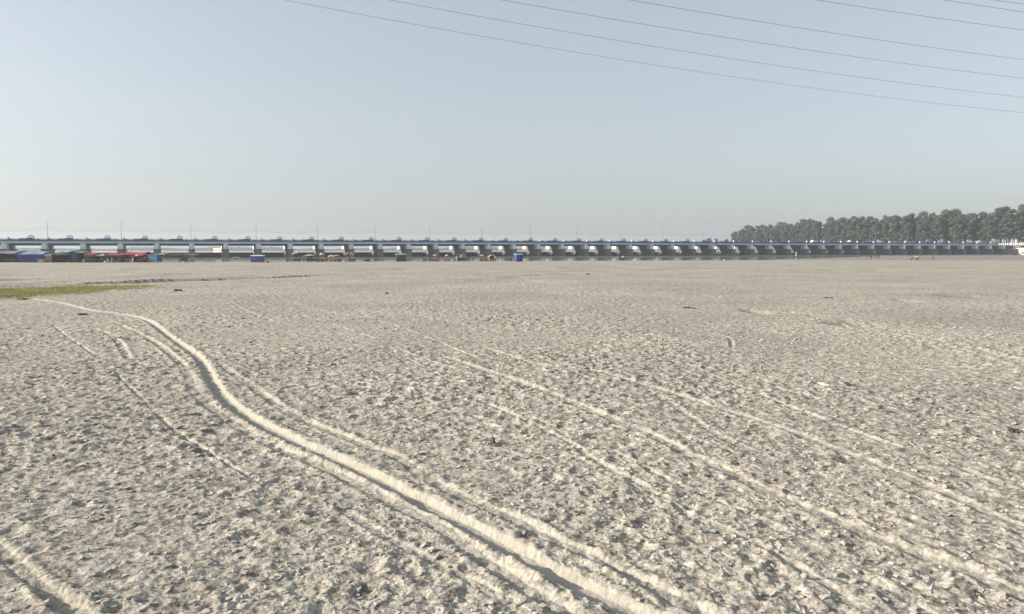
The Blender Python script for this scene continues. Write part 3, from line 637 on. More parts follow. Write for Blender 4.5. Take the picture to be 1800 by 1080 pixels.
def gz_at(x, y):
    r_, a_ = math.hypot(x, y), math.atan2(x, y); i = min(np.searchsorted(rads, r_), len(rads)-1); j = min(np.searchsorted(azs, a_), NA-1); return float(gv[i*NA+j, 2])
n = len(fx); th0 = rng.uniform(0, 6.28, n); rad = rng.uniform(.012, .042, n)*(.8+rr/22); V = []; 
nrm = rng.normal(size=(n, 3))*np.array([.22, .22, 0])+np.array([0, 0, 1]); nrm /= np.linalg.norm(nrm, axis=1)[:, None]
e1 = np.cross(nrm, [0.3, 1, 0]); e1 /= np.linalg.norm(e1, axis=1)[:, None]; e2 = np.cross(nrm, e1); cc = np.stack([fx, fy, fz+.006], 1)
top = []; bot = []
for k in range(5):
    a = th0+k*1.2566+rng.uniform(-.35, .35, n); q = rad*rng.uniform(.6, 1.25, n); p = cc+e1*(q*np.cos(a))[:, None]+e2*(q*np.sin(a))[:, None]
    top.append(p+nrm*(rad*.35*rng.random(n))[:, None]); bot.append(p-nrm*.012)
V = np.stack(top+bot, 1).reshape(-1, 3); F_ = []
base = np.arange(n)*10
quads = [np.stack([base+k, base+(k+1) % 5, base+5+(k+1) % 5, base+5+k], 1) for k in range(5)]
faces = np.concatenate(quads).tolist()+np.stack([base+k for k in range(5)], 1).tolist()
me = bpy.data.meshes.new('mud_flakes'); me.from_pydata(V.tolist(), [], faces); me.materials.append(mat('dried_mud_crust', (.38, .36, .325), .95, .3, 9.0))
o = bpy.data.objects.new('mud_flakes', me); C.objects.link(o); tag(o, 'loose curled flakes of dried mud strewn over the trampled sand', 'mud flakes', kind='stuff')
# ------------------------------------------------------------------ debris lumps
def lump(name, px, py, sx, sz, col, lab, cat, seed):
    x, y = gnd(px, py); b = MB(); r_ = random.Random(seed)
    for q in range(5):
        ox = r_.uniform(-sx, sx)*.7; oy = r_.uniform(-.1, .1); h = sz*r_.uniform(.4, 1); w_ = sx*r_.uniform(.3, .55)
        vs = []; n_ = 7
        for j, (rj, zj) in enumerate(((1, -.05), (.9, h*.4), (.55, h*.85), (.05, h))):
            for k in range(n_): a = 6.283*k/n_; e = r_.uniform(.75, 1.2); vs.append((ox+w_*rj*e*math.cos(a), oy+w_*.7*rj*e*math.sin(a), zj))
        b.add(vs, [(j*n_+k, j*n_+(k+1) % n_, (j+1)*n_+(k+1) % n_, (j+1)*n_+k) for j in range(3) for k in range(n_)]+[tuple(3*n_+k for k in range(n_))])
    for q in range(4): a = r_.uniform(0, 3.1); b.tube([(-sx*math.cos(a), -.2*math.sin(a), .02), (0, 0, sz*.6), (sx*1.1*math.cos(a), .3*math.sin(a), sz*.3)], [.012, .018, .008], 5)
    o = b.build(name, M(col, .95, var=.3), loc=(x, y, gz_at(x, y))); tag(o, lab, cat)
DK = (.05, .042, .035)
lump('driftwood_clump', 313, 511.5, .42, .22, DK, 'dark clump of debris on the sand right of the grass strip', 'debris', 1)
lump('driftwood_clump', 38, 527, .45, .10, (.09, .07, .05), 'dark flat debris just below the left end of the grass strip', 'debris', 2)
lump('driftwood_clump', 146, 553.5, .30, .10, DK, 'small dark debris just below the far end of the main wheel track', 'debris', 3)
lump('driftwood_clump', 1208, 543, .22, .10, DK, 'low dark clump lying alone on bare sand right of centre', 'debris', 4)
lump('driftwood_clump', 1219, 543.4, .16, .06, DK, 'flatter dark clump touching the right side of the lone dark clump', 'debris', 41)
lump('driftwood_clump', 680, 516, .16, .14, DK, 'tiny dark clump on the sand left of centre, below the umbrella carts', 'debris', 5)
lump('driftwood_clump', 1455, 527, .35, .07, DK, 'long thin dark debris streak on the far right sand', 'debris', 6)
lump('driftwood_clump', 1033, 483, .35, .18, DK, 'small dark clump on the far sand near the centre of the beach', 'debris', 7)
lump('driftwood_clump', 866, 786, .05, .14, (.10, .085, .07), 'short upright broken stick in the dark trampled patch', 'stick', 8)
lump('stone', 1489, 679, .06, .05, (.06, .05, .045), 'small dark stone beside a scrap of white litter', 'stone', 9)
lump('litter_scrap', 1449, 679, .09, .03, (.75, .75, .72), 'small crumpled white scrap of litter on the right sand', 'litter', 10)
lump('stone', 1786, 761, .13, .05, (.07, .06, .045), 'dark brown flat stone at the right edge of the sand', 'stone', 12)
lump('stone', 1470, 812, .07, .06, (.12, .10, .09), 'grey stone in the right foreground sand beside a track', 'stone', 11)
# ------------------------------------------------------------------ persons
m_skin = mat('brown_skin', (.16, .085, .05), .7, .1, 3); m_hair = mat('black_hair', (.012, .010, .009), .7, .2, 8)
def skinned(name, J, E, rad, sub=1):
    me = bpy.data.meshes.new(name); me.from_pydata(J, E, []); o = bpy.data.objects.new(name, me); C.objects.link(o)
    o.modifiers.new('s', 'SKIN'); su = o.modifiers.new('d', 'SUBSURF'); su.levels = sub; su.render_levels = sub
    lay = me.skin_vertices[0].data
    for i, r in enumerate(rad): lay[i].radius = (r[0], r[1]) if isinstance(r, tuple) else (r, r); lay[i].use_root = (i == 0)
    dg = bpy.context.evaluated_depsgraph_get(); ev = o.evaluated_get(dg); m2 = bpy.data.meshes.new_from_object(ev)
    bpy.data.objects.remove(o); m2.name = name; m2.polygons.foreach_set('use_smooth', [True]*len(m2.polygons)); return m2
def figure_meshes(pose):
    # joints: facing -y
    sit = pose == 'sit'; zp = .50 if sit else .95
    P = {'pel': (0, 0, zp), 'waist': (0, .0, zp+.16), 'chest': (0, -.02 if sit else .0, zp+.38), 'neck': (0, -.02, zp+.53), 'hd0': (0, -.03, zp+.61), 'hd1': (0, -.04, zp+.70), 'hd2': (0, -.02, zp+.78), 'nose': (0, -.135, zp+.665)}
    if sit:
        for s, n_ in ((-1, 'l'), (1, 'r')): P['hip'+n_] = (s*.10, -.02, zp-.02); P['kn'+n_] = (s*.14, -.45, zp); P['an'+n_] = (s*.14, -.42, .08); P['to'+n_] = (s*.15, -.60, .04)
        arms = {'l': ((-.19, 0, zp+.46), (-.24, -.10, zp+.20), (-.14, -.33, zp+.12)), 'r': ((.19, 0, zp+.46), (.24, -.10, zp+.20), (.14, -.33, zp+.12))}
    else:
        w_ = .24 if pose == 'walk' else .03
        for s, n_ in ((-1, 'l'), (1, 'r')):
            P['hip'+n_] = (s*.09, 0, zp-.06); P['kn'+n_] = (s*.10, -s*w_*.6-.02, .50); P['an'+n_] = (s*.10, -s*w_+(.08 if s < 0 and pose == 'walk' else 0), .09); P['to'+n_] = (s*.12, -s*w_-.16+(.08 if s < 0 and pose == 'walk' else 0), .035)
        arms = {'l': ((-.19, 0, zp+.46), (-.25, .05, zp+.18), (-.25, -.08 if pose != 'walk' else -.2, zp-.05)), 'r': ((.19, 0, zp+.46), (.25, .04, zp+.18), (.25, .02, zp-.06))}
        if pose == 'reach': arms['r'] = ((.19, 0, zp+.46), (.27, -.16, zp+.25), (.22, -.40, zp+.24))
    J, E, Rr, ix = [], [], [], {}
    def jn(n_, p, r, par=None):
        ix[n_] = len(J); J.append(p); Rr.append(r)
        if par: E.append((ix[par], ix[n_]))
    jn('pel', P['pel'], (.15, .11)); jn('waist', P['waist'], (.13, .10), 'pel'); jn('chest', P['chest'], (.16, .11), 'waist'); jn('neck', P['neck'], .055, 'chest')
    jn('hd0', P['hd0'], .075, 'neck'); jn('hd1', P['hd1'], .098, 'hd0'); jn('hd2', P['hd2'], .075, 'hd1'); jn('nose', P['nose'], .014, 'hd0')
    for n_ in 'lr':
        jn('hip'+n_, P['hip'+n_], .095, 'pel'); jn('kn'+n_, P['kn'+n_], .06, 'hip'+n_); jn('an'+n_, P['an'+n_], .04, 'kn'+n_); jn('to'+n_, P['to'+n_], .035, 'an'+n_)
        s_, e_, h_ = arms[n_]; jn('sh'+n_, s_, .062, 'chest'); jn('el'+n_, e_, .042, 'sh'+n_); jn('wr'+n_, h_, .027, 'el'+n_)
        d = (Vector(h_)-Vector(e_)).normalized(); pm_ = Vector(h_)+d*.07; jn('pm'+n_, tuple(pm_), (.038, .018), 'wr'+n_)
        sgn = -1 if n_ == 'l' else 1
        for k in range(4):
            f0 = pm_+d*.04+Vector((0, -.030+.02*k, 0)); f1 = f0+d*(.045-.006*abs(k-1.4))+Vector((-sgn*.012, 0, 0))
            jn('fa%s%d' % (n_, k), tuple(f0), .0095, 'pm'+n_); jn('fb%s%d' % (n_, k), tuple(f1), .008, 'fa%s%d' % (n_, k))
        tb = Vector(h_)+d*.03+Vector((0, -.045, 0)); jn('th'+n_, tuple(tb+d*.03), .010, 'wr'+n_)
    body = skinned('body', J, E, Rr)
    def sub(names, grow, name):
        JJ = [J[ix[a]] for a, _ in names]; id_ = {a: i for i, (a, _) in enumerate(names)}; EE = [(id_[p], id_[a]) for a, p in names if p]
        RR_ = [tuple((q+grow) for q in (Rr[ix[a]] if isinstance(Rr[ix[a]], tuple) else (Rr[ix[a]],)*2)) for a, _ in names]
        return skinned(name, JJ, EE, RR_)
    J[ix['neck']] = tuple(Vector(J[ix['neck']])-Vector((0, 0, .04)))
    shirt = sub([('chest', None), ('waist', 'chest'), ('pel', 'waist'), ('neck', 'chest'), ('shl', 'chest'), ('ell', 'shl'), ('shr', 'chest'), ('elr', 'shr')], .016, 'shirt')
    tro = sub([('pel', None), ('hipl', 'pel'), ('knl', 'hipl'), ('anl', 'knl'), ('hipr', 'pel'), ('knr', 'hipr'), ('anr', 'knr')], .020, 'trousers')
    hb_ = MB(); cx_, cy_, cz_ = P['hd1']
    prof = [(.105, -.035), (.114, .01), (.108, .06), (.075, .105), (.01, .125)]
    hb_.lathe(prof, 12); hair = hb_.build('hair', m_hair, smooth=True); hme = hair.data; bpy.data.objects.remove(hair)
    for v_ in hme.vertices: v_.co += Vector((cx_, cy_+.02, cz_))
    return body, shirt, tro, hme
FIG = {p: figure_meshes(p) for p in ('stand', 'walk', 'sit', 'reach')}
def person(px, py, Y, pose, top, bottom, label, face=0, z=None, hsc=1.0, group=None):
    x = xat(px, Y); zz = gz_at(x, Y) if z is None else z
    r = empty('person', (x, Y, zz), R(face)); r.scale = (hsc,)*3
    for nm, me, m_ in zip(('body', 'shirt', 'trousers', 'hair'), FIG[pose], (m_skin, M(top), M(bottom), m_hair)):
        o = bpy.data.objects.new(nm, me); C.objects.link(o); o.parent = r
        if not len(me.materials): me.materials.append(m_skin)
        o.material_slots[0].link = 'OBJECT'; o.material_slots[0].material = m_
    tag(r, label, 'person', group); return r
WH, BK, RD, GY = (.7, .7, .68), (.02, .02, .025), (.35, .03, .03), (.2, .2, .22)
def Yb(py): return gnd(900, py)[1]
# ------------------------------------------------------------------ market things
m_wood = mat('old_bamboo_and_wood', (.16, .11, .065), .85, .3, 2.0)
def tarp_stall(px0, px1, Y, h, dep, label, roof, roof2=None, form='sag', back=None, left=None, right=None, front=None, drop=.35, name='market_stall', hb=None):
    """open stall: posts, tarp roof, cloth walls; width from the two image columns at distance Y"""
    x0, x1 = xat(px0, Y), xat(px1, Y); w_ = x1-x0; z = min(gz_at(x0, Y), gz_at(x1, Y), gz_at((x0+x1)/2, Y+dep*.5))-.02
    t = empty(name, ((x0+x1)/2, Y, z), R(random.uniform(-2, 2))); hw = w_/2; hb = hb or h+.25
    np_ = max(2, int(w_/3)+1)
    for k in range(np_):
        for yy, hh in ((0.1, h), (dep-.1, hb)):
            xx = -hw+.08+(w_-.16)*k/(np_-1); b = MB(); b.tube([(xx, yy, -.1), (xx+random.uniform(-.05, .05), yy, hh-.04)], .045, 6); b.build('post', m_wood, t)
    sd_ = random.random()*9
    def rf(u, v):
        X = -hw-.15+u*(w_+.3); Yy = -.35+v*(dep+.6); H = h+(hb-h)*v
        if form == 'ridge': H += .55*(1-abs(2*u-1))
        elif form == 'cross': H += .5*(1-abs(2*v-1))
        H += -.16*math.sin(math.pi*((u*(np_-1)) % 1))+.05*math.sin(9*u+sd_)*math.cos(5*v+sd_)
        if v == 0: H -= .10
        return (X, Yy, H)
    b = MB(); b.sheet(rf, 14, 6, .025); b.build('roof', roof, t, smooth=False)
    b = MB()       # front valance hanging from the roof edge
    def vl(u, v): X, Yy, H = rf(u, 0); return (X, Yy-.02+.04*math.sin(u*40), H-.03-v*drop*(1+.25*math.sin(u*17+sd_)))
    if drop: b.sheet(vl, 16, 2, .01); b.build('valance', roof2 or roof, t)
    def wall(p, q, m_, nm, z1, z0=0.0):
        b = MB(); n_ = 12; vs = []; 
        for s in (0, .03):
            for i in range(n_+1):
                for zz in (z0+.01, (z0+z1)/2, z1):
                    f = i/n_; wv = .025*math.sin(i*2.3+sd_+zz); dx, dy = q[0]-p[0], q[1]-p[1]; L_ = math.hypot(dx, dy)
                    vs.append((p[0]+dx*f-dy/L_*(wv+s), p[1]+dy*f+dx/L_*(wv+s), zz))
        W = 3; N_ = (n_+1)*W
        fs = [(i*W+j, (i+1)*W+j, (i+1)*W+j+1, i*W+j+1) for i in range(n_) for j in range(2)]
        fs += [tuple(k+N_ for k in f[::-1]) for f in fs]+[(i*W+2, (i+1)*W+2, (i+1)*W+2+N_, i*W+2+N_) for i in range(n_)]+[(j, j+1, j+1+N_, j+N_) for j in range(2)]+[(n_*W+j, n_*W+j+N_, n_*W+j+1+N_, n_*W+j+1) for j in range(2)]
        b.add(vs, fs); b.build(nm, m_, t)
    if back: wall((-hw, dep-.12), (hw, dep-.12), back, 'back_wall', hb-.1)
    if left: wall((-hw+.02, 0), (-hw+.02, dep-.15), left, 'side_wall', h-.05)
    if right: wall((hw-.02, dep-.15), (hw-.02, 0), right, 'side_wall', h-.05)
    if front: wall((-hw, 0), (hw, 0), front, 'front_wall', h-.08)
    tag(t, label, 'market stall', 'tarp stalls on the beach'); return t
def counter(px0, px1, Y, h, col, label, dep=.8, top=(.3, .25, .18)):
    x0, x1 = xat(px0, Y), xat(px1, Y); w_ = x1-x0; t = empty('table', ((x0+x1)/2, Y, gz_at((x0+x1)/2, Y)-.01)); hw = w_/2
    b = MB(); b.box(-hw, hw, 0, dep, h-.05, h, .01); b.build('tabletop', M(top), t)
    b = MB(); b.sheet(lambda u, v: (-hw+u*w_, -.012+.03*math.sin(u*30), h-.06-v*(h-.1)), 18, 2, .01); b.build('table_skirt', M(col), t)
    for sx in (-hw+.05, hw-.05):
        for sy in (.05, dep-.05): b = MB(); b.box(sx-.03, sx+.03, sy-.03, sy+.03, 0, h-.051); b.build('leg', m_wood, t)
    tag(t, label, 'table'); return t
def goods(px, Y, zo, label, cols, n=9, w=.8, d=.4, name='snack_pile', cat='goods', hh=.22):
    x = xat(px, Y); b = MB(); b.box(-w/2, w/2, -d/2, d/2, 0, .06, .015); r_ = random.Random(int(px*7))
    for k in range(n):
        b.mi = 1+k % (len(cols)-1 or 1) if len(cols) > 1 else 0; cx_, cy_ = r_.uniform(-w/2+.08, w/2-.08), r_.uniform(-d/2+.08, d/2-.08); rr_ = r_.uniform(.06, .10); h_ = r_.uniform(.4, 1)*hh
        b.lathe([(.01, .06), (rr_, .062), (rr_, .06+h_*.8), (rr_*.5, .06+h_), (.01, .07+h_)], 8, (cx_, cy_))
    o = b.build(name, [M(c) for c in cols], loc=(x, Y, gz_at(x, Y)+zo)); tag(o, label, cat); return o
def umbrella(px, Y, ztop, dia, c1, c2, label, tilt=0, tdir=0, flat=.28):
    x = xat(px, Y); t = empty('beach_umbrella', (x, Y, gz_at(x, Y)), R(tdir)); H = ztop; r = dia/2
    b = MB(); n_ = 8
    tm = Matrix.Translation((0, 0, H-.45)) @ Matrix.Rotation(R(tilt), 4, 'Y') @ Matrix.Translation((0, 0, -(H-.45)))
    for s, th in ((1, 0), (-1, .02)):
        for g in range(n_):
            b.mi = g % 2
            for i in range(3):
                r0, r1 = r*i/3, r*(i+1)/3
                def pt(rr_, a): q = rr_/r; return tm @ Vector((rr_*math.cos(a), rr_*math.sin(a), H-th-flat*r*q**1.6-(.05*q if rr_ else 0)))
                a0, a1 = 2*math.pi*g/n_, 2*math.pi*(g+1)/n_; am = (a0+a1)/2
                if i == 0: b.add([pt(0, 0), pt(r1, a0), pt(r1*.96, am), pt(r1, a1)], [(0, 1, 2, 3)])
                else: b.add([pt(r0, a0), pt(r1, a0), pt(r1*.95, am), pt(r1, a1), pt(r0, a1), pt(r0*.96, am)], [(0, 1, 2, 5), (5, 2, 3, 4)])
    b.build('canopy', [M(c1, .7), M(c2, .7)], t)
    b = MB(); b.tube([(0, 0, -.15), (0, 0, H-.45), tuple(tm @ Vector((0, 0, H-.03)))], .022, 6); b.build('pole', m_grey, t)
    b = MB()
    for g in range(n_):
        a = 2*math.pi*g/n_; b.tube([tuple(tm @ Vector((0, 0, H-.5*flat*r-.2))), tuple(tm @ Vector((r*.6*math.cos(a), r*.6*math.sin(a), H-.03-flat*r*.45)))], .008, 4)
    b.build('ribs', m_grey, t)
    tag(t, label, 'umbrella', 'umbrellas over the beach carts'); return t
def cart(px0, px1, Y, col, col2, label, h=.95, name='vendor_cart', wheels=True, yaw=0):
    x0, x1 = xat(px0, Y), xat(px1, Y); w_ = x1-x0; hw = w_/2; x = (x0+x1)/2; t = empty(name, (x, Y, gz_at(x, Y)), R(yaw))
    b = MB(); b.box(-hw, hw, 0, 1.1, .38, h-.12, .03); b.build('body', M(col), t)
    b = MB(); b.box(-hw-.06, hw+.06, -.06, 1.16, h-.118, h-.06, .015)
    for (a0, a1, c0, c1) in ((-hw-.06, hw+.06, -.06, -.02), (-hw-.06, hw+.06, 1.12, 1.16), (-hw-.06, -hw-.02, -.02, 1.12), (hw+.02, hw+.06, -.02, 1.12)): b.box(a0, a1, c0, c1, h-.058, h+.06)
    b.build('tray', M(col2), t)
    b = MB(); b.tube([(hw+.02, .15, h-.25), (hw+.4, .15, h-.1), (hw+.4, .95, h-.1), (hw+.02, .95, h-.25)], .02, 6); b.build('handle', m_grey, t)
    if wheels:
        for sx in (-hw*.6, hw*.6):
            for sy in (-.07, 1.17):
                b = MB(); v0 = len(b.v); ring(b, sx, .27, .21, .27, sy-.02, sy+.02, 14); ring(b, sx, .27, .005, .04, sy-.03, sy+.03, 8)
                for q in range(6): a = q*math.pi/3; b.tube([(sx, sy, .27), (sx+.22*math.cos(a), sy, .27+.22*math.sin(a))], .008, 4)
                b.build('wheel', m_dark, t)
    tag(t, label, 'cart', 'vendor carts on the beach'); return t
def chair(px, Y, col, label, yaw=0, group='plastic chairs on the beach'):
    x = xat(px, Y); t = empty('chair', (x, Y, gz_at(x, Y)), R(yaw)); m_ = M(col, .5)
    b = MB(); b.box(-.23, .23, -.22, .22, .41, .45, .01); b.build('seat', m_, t)
    b = MB(); b.box(-.23, .23, .2, .24, .47, .86, .012); b.build('backrest', m_, t)
    for sx in (-.2, .2):
        for sy in (-.19, .21): b = MB(); b.box(sx-.02, sx+.02, sy-.02, sy+.02, 0, .41 if sy < 0 else .6); b.build('leg', m_, t)
    tag(t, label, 'chair', group); return t
def kiosk(px0, px1, Y, h, c_front, c_side, c_roof, label, dep=2.0, yaw=0, band=None, legs=.3, split=True):
    x0, x1 = xat(px0, Y), xat(px1, Y); w_ = x1-x0; hw = w_/2; x = (x0+x1)/2; t = empty('kiosk', (x, Y, gz_at(x, Y)-.02), R(yaw))
    b = MB(); b.box(-hw, hw, 0, dep, legs, h, .03); b.build('cabin', M(c_side), t)
    if split:
        b = MB(); b.box(-hw+.07, hw-.07, -.05, -.003, h*.53+.02, h-.14, .01); b.build('shutter', M(c_front), t)
        b = MB(); b.box(-hw+.07, hw-.07, -.05, -.003, legs+.06, h*.53-.04, .01); b.build('front_panel', M(band or c_front), t)
    b = MB(); b.add([(-hw-.12, -.25, h+.003), (hw+.12, -.25, h+.003), (hw+.12, dep+.15, h+.003), (-hw-.12, dep+.15, h+.003), (-hw-.12, -.25, h+.10), (hw+.12, -.25, h+.10), (hw+.1, dep+.15, h+.28), (-hw-.1, dep+.15, h+.28)],
                    [(3, 2, 1, 0), (4, 5, 6, 7), (0, 1, 5, 4), (1, 2, 6, 5), (2, 3, 7, 6), (3, 0, 4, 7)]); b.build('roof', M(c_roof), t)
    for sx in (-hw+.15, hw-.15):
        for sy in (.15, dep-.15): b = MB(); b.box(sx-.06, sx+.06, sy-.06, sy+.06, 0, legs-.002); b.build('foot', m_wood, t)
    tag(t, label, 'kiosk'); return t
Yl = Yb(461.6); BLUE, DBLUE, LBLUE = (.016, .035, .17), (.012, .025, .12), (.22, .33, .55)
mp = lambda c, **k: M(c, .65, **k)
# left group, from the left edge
tarp_stall(-26, -2, Yl+1, 2.6, 4, 'low grey tarp stall cut off by the left edge of the photo', mp((.25, .26, .34)), back=mp((.06, .06, .08)), left=mp((.08, .08, .12)))
tarp_stall(1, 34, Yl, 2.75, 4, 'stall at the far left under a grey violet striped tarp, full of dark goods', mp((.18, .18, .27), var=.6, scale=.9), back=mp((.07, .06, .06)), left=mp((.04, .06, .16)), hb=3.35, drop=.2)
tarp_stall(37, 80, Yl, 2.55, 4, 'long tent closed by a deep blue tarp with a pale blue roof', mp((.24, .34, .50), var=.2), mp((.16, .25, .45)), 'sag', back=mp(DBLUE), front=mp(BLUE, var=.25, scale=.6), left=mp(BLUE), right=mp(DBLUE), hb=3.2, drop=.25)
tarp_stall(82, 95, Yl+.3, 2.2, 2.5, 'narrow stall with a red and white patterned cloth front and a cream roof', mp((.5, .5, .46)), front=mp((.36, .20, .19), spots=(.16, .05, .06), scale=2.2), back=mp((.15, .08, .07)), hb=2.7, drop=.15)
tarp_stall(95, 126, Yl+.6, 2.5, 5, 'deep dark stall under a sloping dark green net roof', mp((.05, .085, .065)), back=mp((.03, .035, .035)), left=mp((.05, .06, .055)), hb=3.0, drop=.3)
tarp_stall(110, 151, Yl+2, 2.7, 4, 'stall under a peaked bright green tarp with a blue sheet hanging in front', mp((.07, .21, .14)), mp((.04, .10, .07)), 'ridge', back=mp((.035, .04, .045)), right=mp((.04, .05, .05)), drop=.25)
b = MB(); b.sheet(lambda u, v: (-.85+1.7*u, .05*math.sin(u*9), -1.75*v), 8, 3, .02); x = xat(133.5, Yl+.6)
tag(b.build('hanging_tarp', mp((.04, .10, .30)), loc=(x, Yl+.7, 2.45)), 'square blue sheet hanging below the peak of the green tarp', 'tarp')
tarp_stall(153, 171, Yl+.2, 2.35, 3, 'small stall under a sagging red tarp right of the green peaked one', mp((.32, .03, .035)), mp((.26, .04, .04)), back=mp((.06, .055, .05)), right=mp((.10, .05, .04)), hb=2.75)
tarp_stall(173, 188, Yl+.5, 2.2, 3, 'narrow stall with a cream roof squeezed between two red ones', mp((.55, .50, .42)), back=mp((.07, .07, .06)), hb=2.5, drop=.15)
tarp_stall(189, 221, Yl+.1, 2.3, 4, 'long red roofed stall left of the middle of the stall row, people standing inside', mp((.28, .03, .035)), mp((.22, .035, .04)), back=mp((.05, .04, .05)), hb=2.7, drop=.6)
tarp_stall(222, 258, Yl+.4, 2.4, 4, 'widest bright red tarp stall beside the blue kiosk', mp((.36, .035, .04)), mp((.28, .04, .04)), 'cross', back=mp((.06, .045, .04)), right=mp((.16, .06, .05)), hb=2.6, drop=.5)
kiosk(263, 280, Yl-.3, 1.95, (.07, .21, .38), (.02, .09, .22), (.12, .2, .3), 'light blue box kiosk with dark seam at the right end of the stall row', 2.2, -9)
tarp_stall(284, 296, Yl+5, 2.5, 2, 'small open shelter with a flat yellow roof right of the light blue kiosk', mp((.62, .60, .36)), drop=.08, hb=2.5)
tarp_stall(297, 324, Yl+7, 2.35, 2, 'open frame draped with a thin red brown cloth strip, left half of the long strip', mp((.22, .07, .07)), drop=.12, hb=2.4)
tarp_stall(326, 352, Yl+7, 2.3, 2, 'open frame draped with a pinkish brown cloth strip before a barrage pier', mp((.30, .13, .13)), drop=.12, hb=2.35)
# counters, goods, people of the left group
Yf = Yl-.7
counter(9, 20, Yf+1, .85, (.08, .09, .04), 'table with an olive cloth under the violet striped tarp')
counter(21, 33, Yf+.9, .8, (.10, .05, .045), 'table with a maroon cloth under the violet striped tarp')
goods(15, Yf+1.4, .84, 'pile of green and brown packets on the olive table', [(.2, .15, .1), (.10, .14, .05), (.3, .22, .12)], w=1.2)
goods(27, Yf+1.3, .79, 'pile of pinkish packets on the maroon table', [(.2, .15, .1), (.35, .18, .15), (.25, .2, .18)], w=1.2)
b = MB(); b.box(-.75, .75, 0, .7, 0, .8, .02)
for q in range(5): b.box(-.77, .77, -.02, -.002, .06+q*.15, .16+q*.15)
tag(b.build('crate', mp((.34, .31, .24)), loc=(xat(75, Yl-1.2), Yl-1.2, 0)), 'pale slatted wooden crate against the right end of the blue tent', 'crate')
counter(99, 116, Yf+1.6, .8, (.035, .04, .035), 'table with a black cloth inside the dark green stall')
counter(118, 127, Yf+1.1, .75, (.13, .11, .04), 'small table with a mustard cloth left of the hanging blue sheet')
counter(129, 146, Yf+1.2, .6, (.05, .05, .045), 'low dark bench table below the hanging blue sheet')
goods(136, Yf+1.5, .6, 'pale green sack lying on the low dark table below the blue sheet', [(.25, .33, .25)], 4, 1.0)
counter(155, 169, Yf+.7, .9, (.07, .065, .05), 'brown draped table in the small red stall')
counter(174, 186, Yf+1.0, .85, (.05, .13, .09), 'table with a dark green cloth in the cream roofed stall')
counter(200, 210, Yf+.8, .75, (.16, .19, .14), 'table with a pale green cloth inside the long red stall')
counter(221, 231, Yf+.6, .85, (.10, .26, .08), 'table with a bright leaf green cloth in the widest red stall')
goods(226, Yf+1, .85, 'heap of brown fruit on the leaf green table', [(.2, .15, .1), (.32, .14, .08), (.40, .24, .14)], 10, 1.1)
counter(241, 255, Yf+.3, .8, (.26, .02, .05), 'table with a crimson cloth beside the light blue kiosk')
goods(250, Yf+.7, .8, 'orange brown bundle on the crimson table', [(.3, .15, .06)], 5, .8)
umbrella(248, Yl-.1, 2.35, 2.5, (.42, .08, .08), (.50, .30, .25), 'red and pink cone umbrella over the crimson table', 0, 0, .42)
person(150.5, 462, Yf+.4, 'sit', WH, WH, 'person in white sitting low between the green and the small red stall', 20, hsc=.85)
person(158, 460, Yl+1.2, 'stand', (.06, .05, .05), BK, 'person in dark clothes standing inside the small red stall', 10)
person(192.5, 461, Yf+.2, 'walk', (.10, .08, .11), WH, 'person in dark top and white trousers stepping into the long red stall', 50)
person(196, 461, Yl+.8, 'stand', (.08, .03, .05), BK, 'person in maroon and black at the left inside the long red stall', -20)
person(212, 460, Yl+.2, 'stand', (.06, .06, .09), GY, 'person in navy top at the right inside the long red stall', 30)
person(216, 461, Yl+.3, 'stand', (.04, .11, .11), (.25, .25, .27), 'person in teal top and grey trousers between two red stalls', -40)
person(232, 461, Yl+.6, 'stand', BK, WH, 'person in black top and white trousers behind the leaf green table', 15)
person(236.8, 461, Yf+.2, 'walk', (.15, .14, .15), WH, 'person in grey top and loose white trousers beside the crimson table', 160)
person(257, 461, Yf+.4, 'stand', (.35, .40, .45), BK, 'person in pale shirt and black trousers next to the light blue kiosk', 200)
person(104, 461, Yl+1.6, 'stand', (.05, .05, .04), BK, 'person in dark clothes in the depth of the dark green stall', 10)
person(24, 461, Yl+1.8, 'stand', (.14, .09, .08), BK, 'person in brown shirt behind the maroon table at the far left', 0)
b = MB(); b.lathe([(.01, 0), (.28, .05), (.32, .22), (.2, .4), (.01, .45)], 10)
tag(b.build('sack', mp(WH), loc=(xat(188, Yf-.2), Yf-.2, 0), smooth=True), 'small round white sack on the sand left of the long red stall', 'sack')
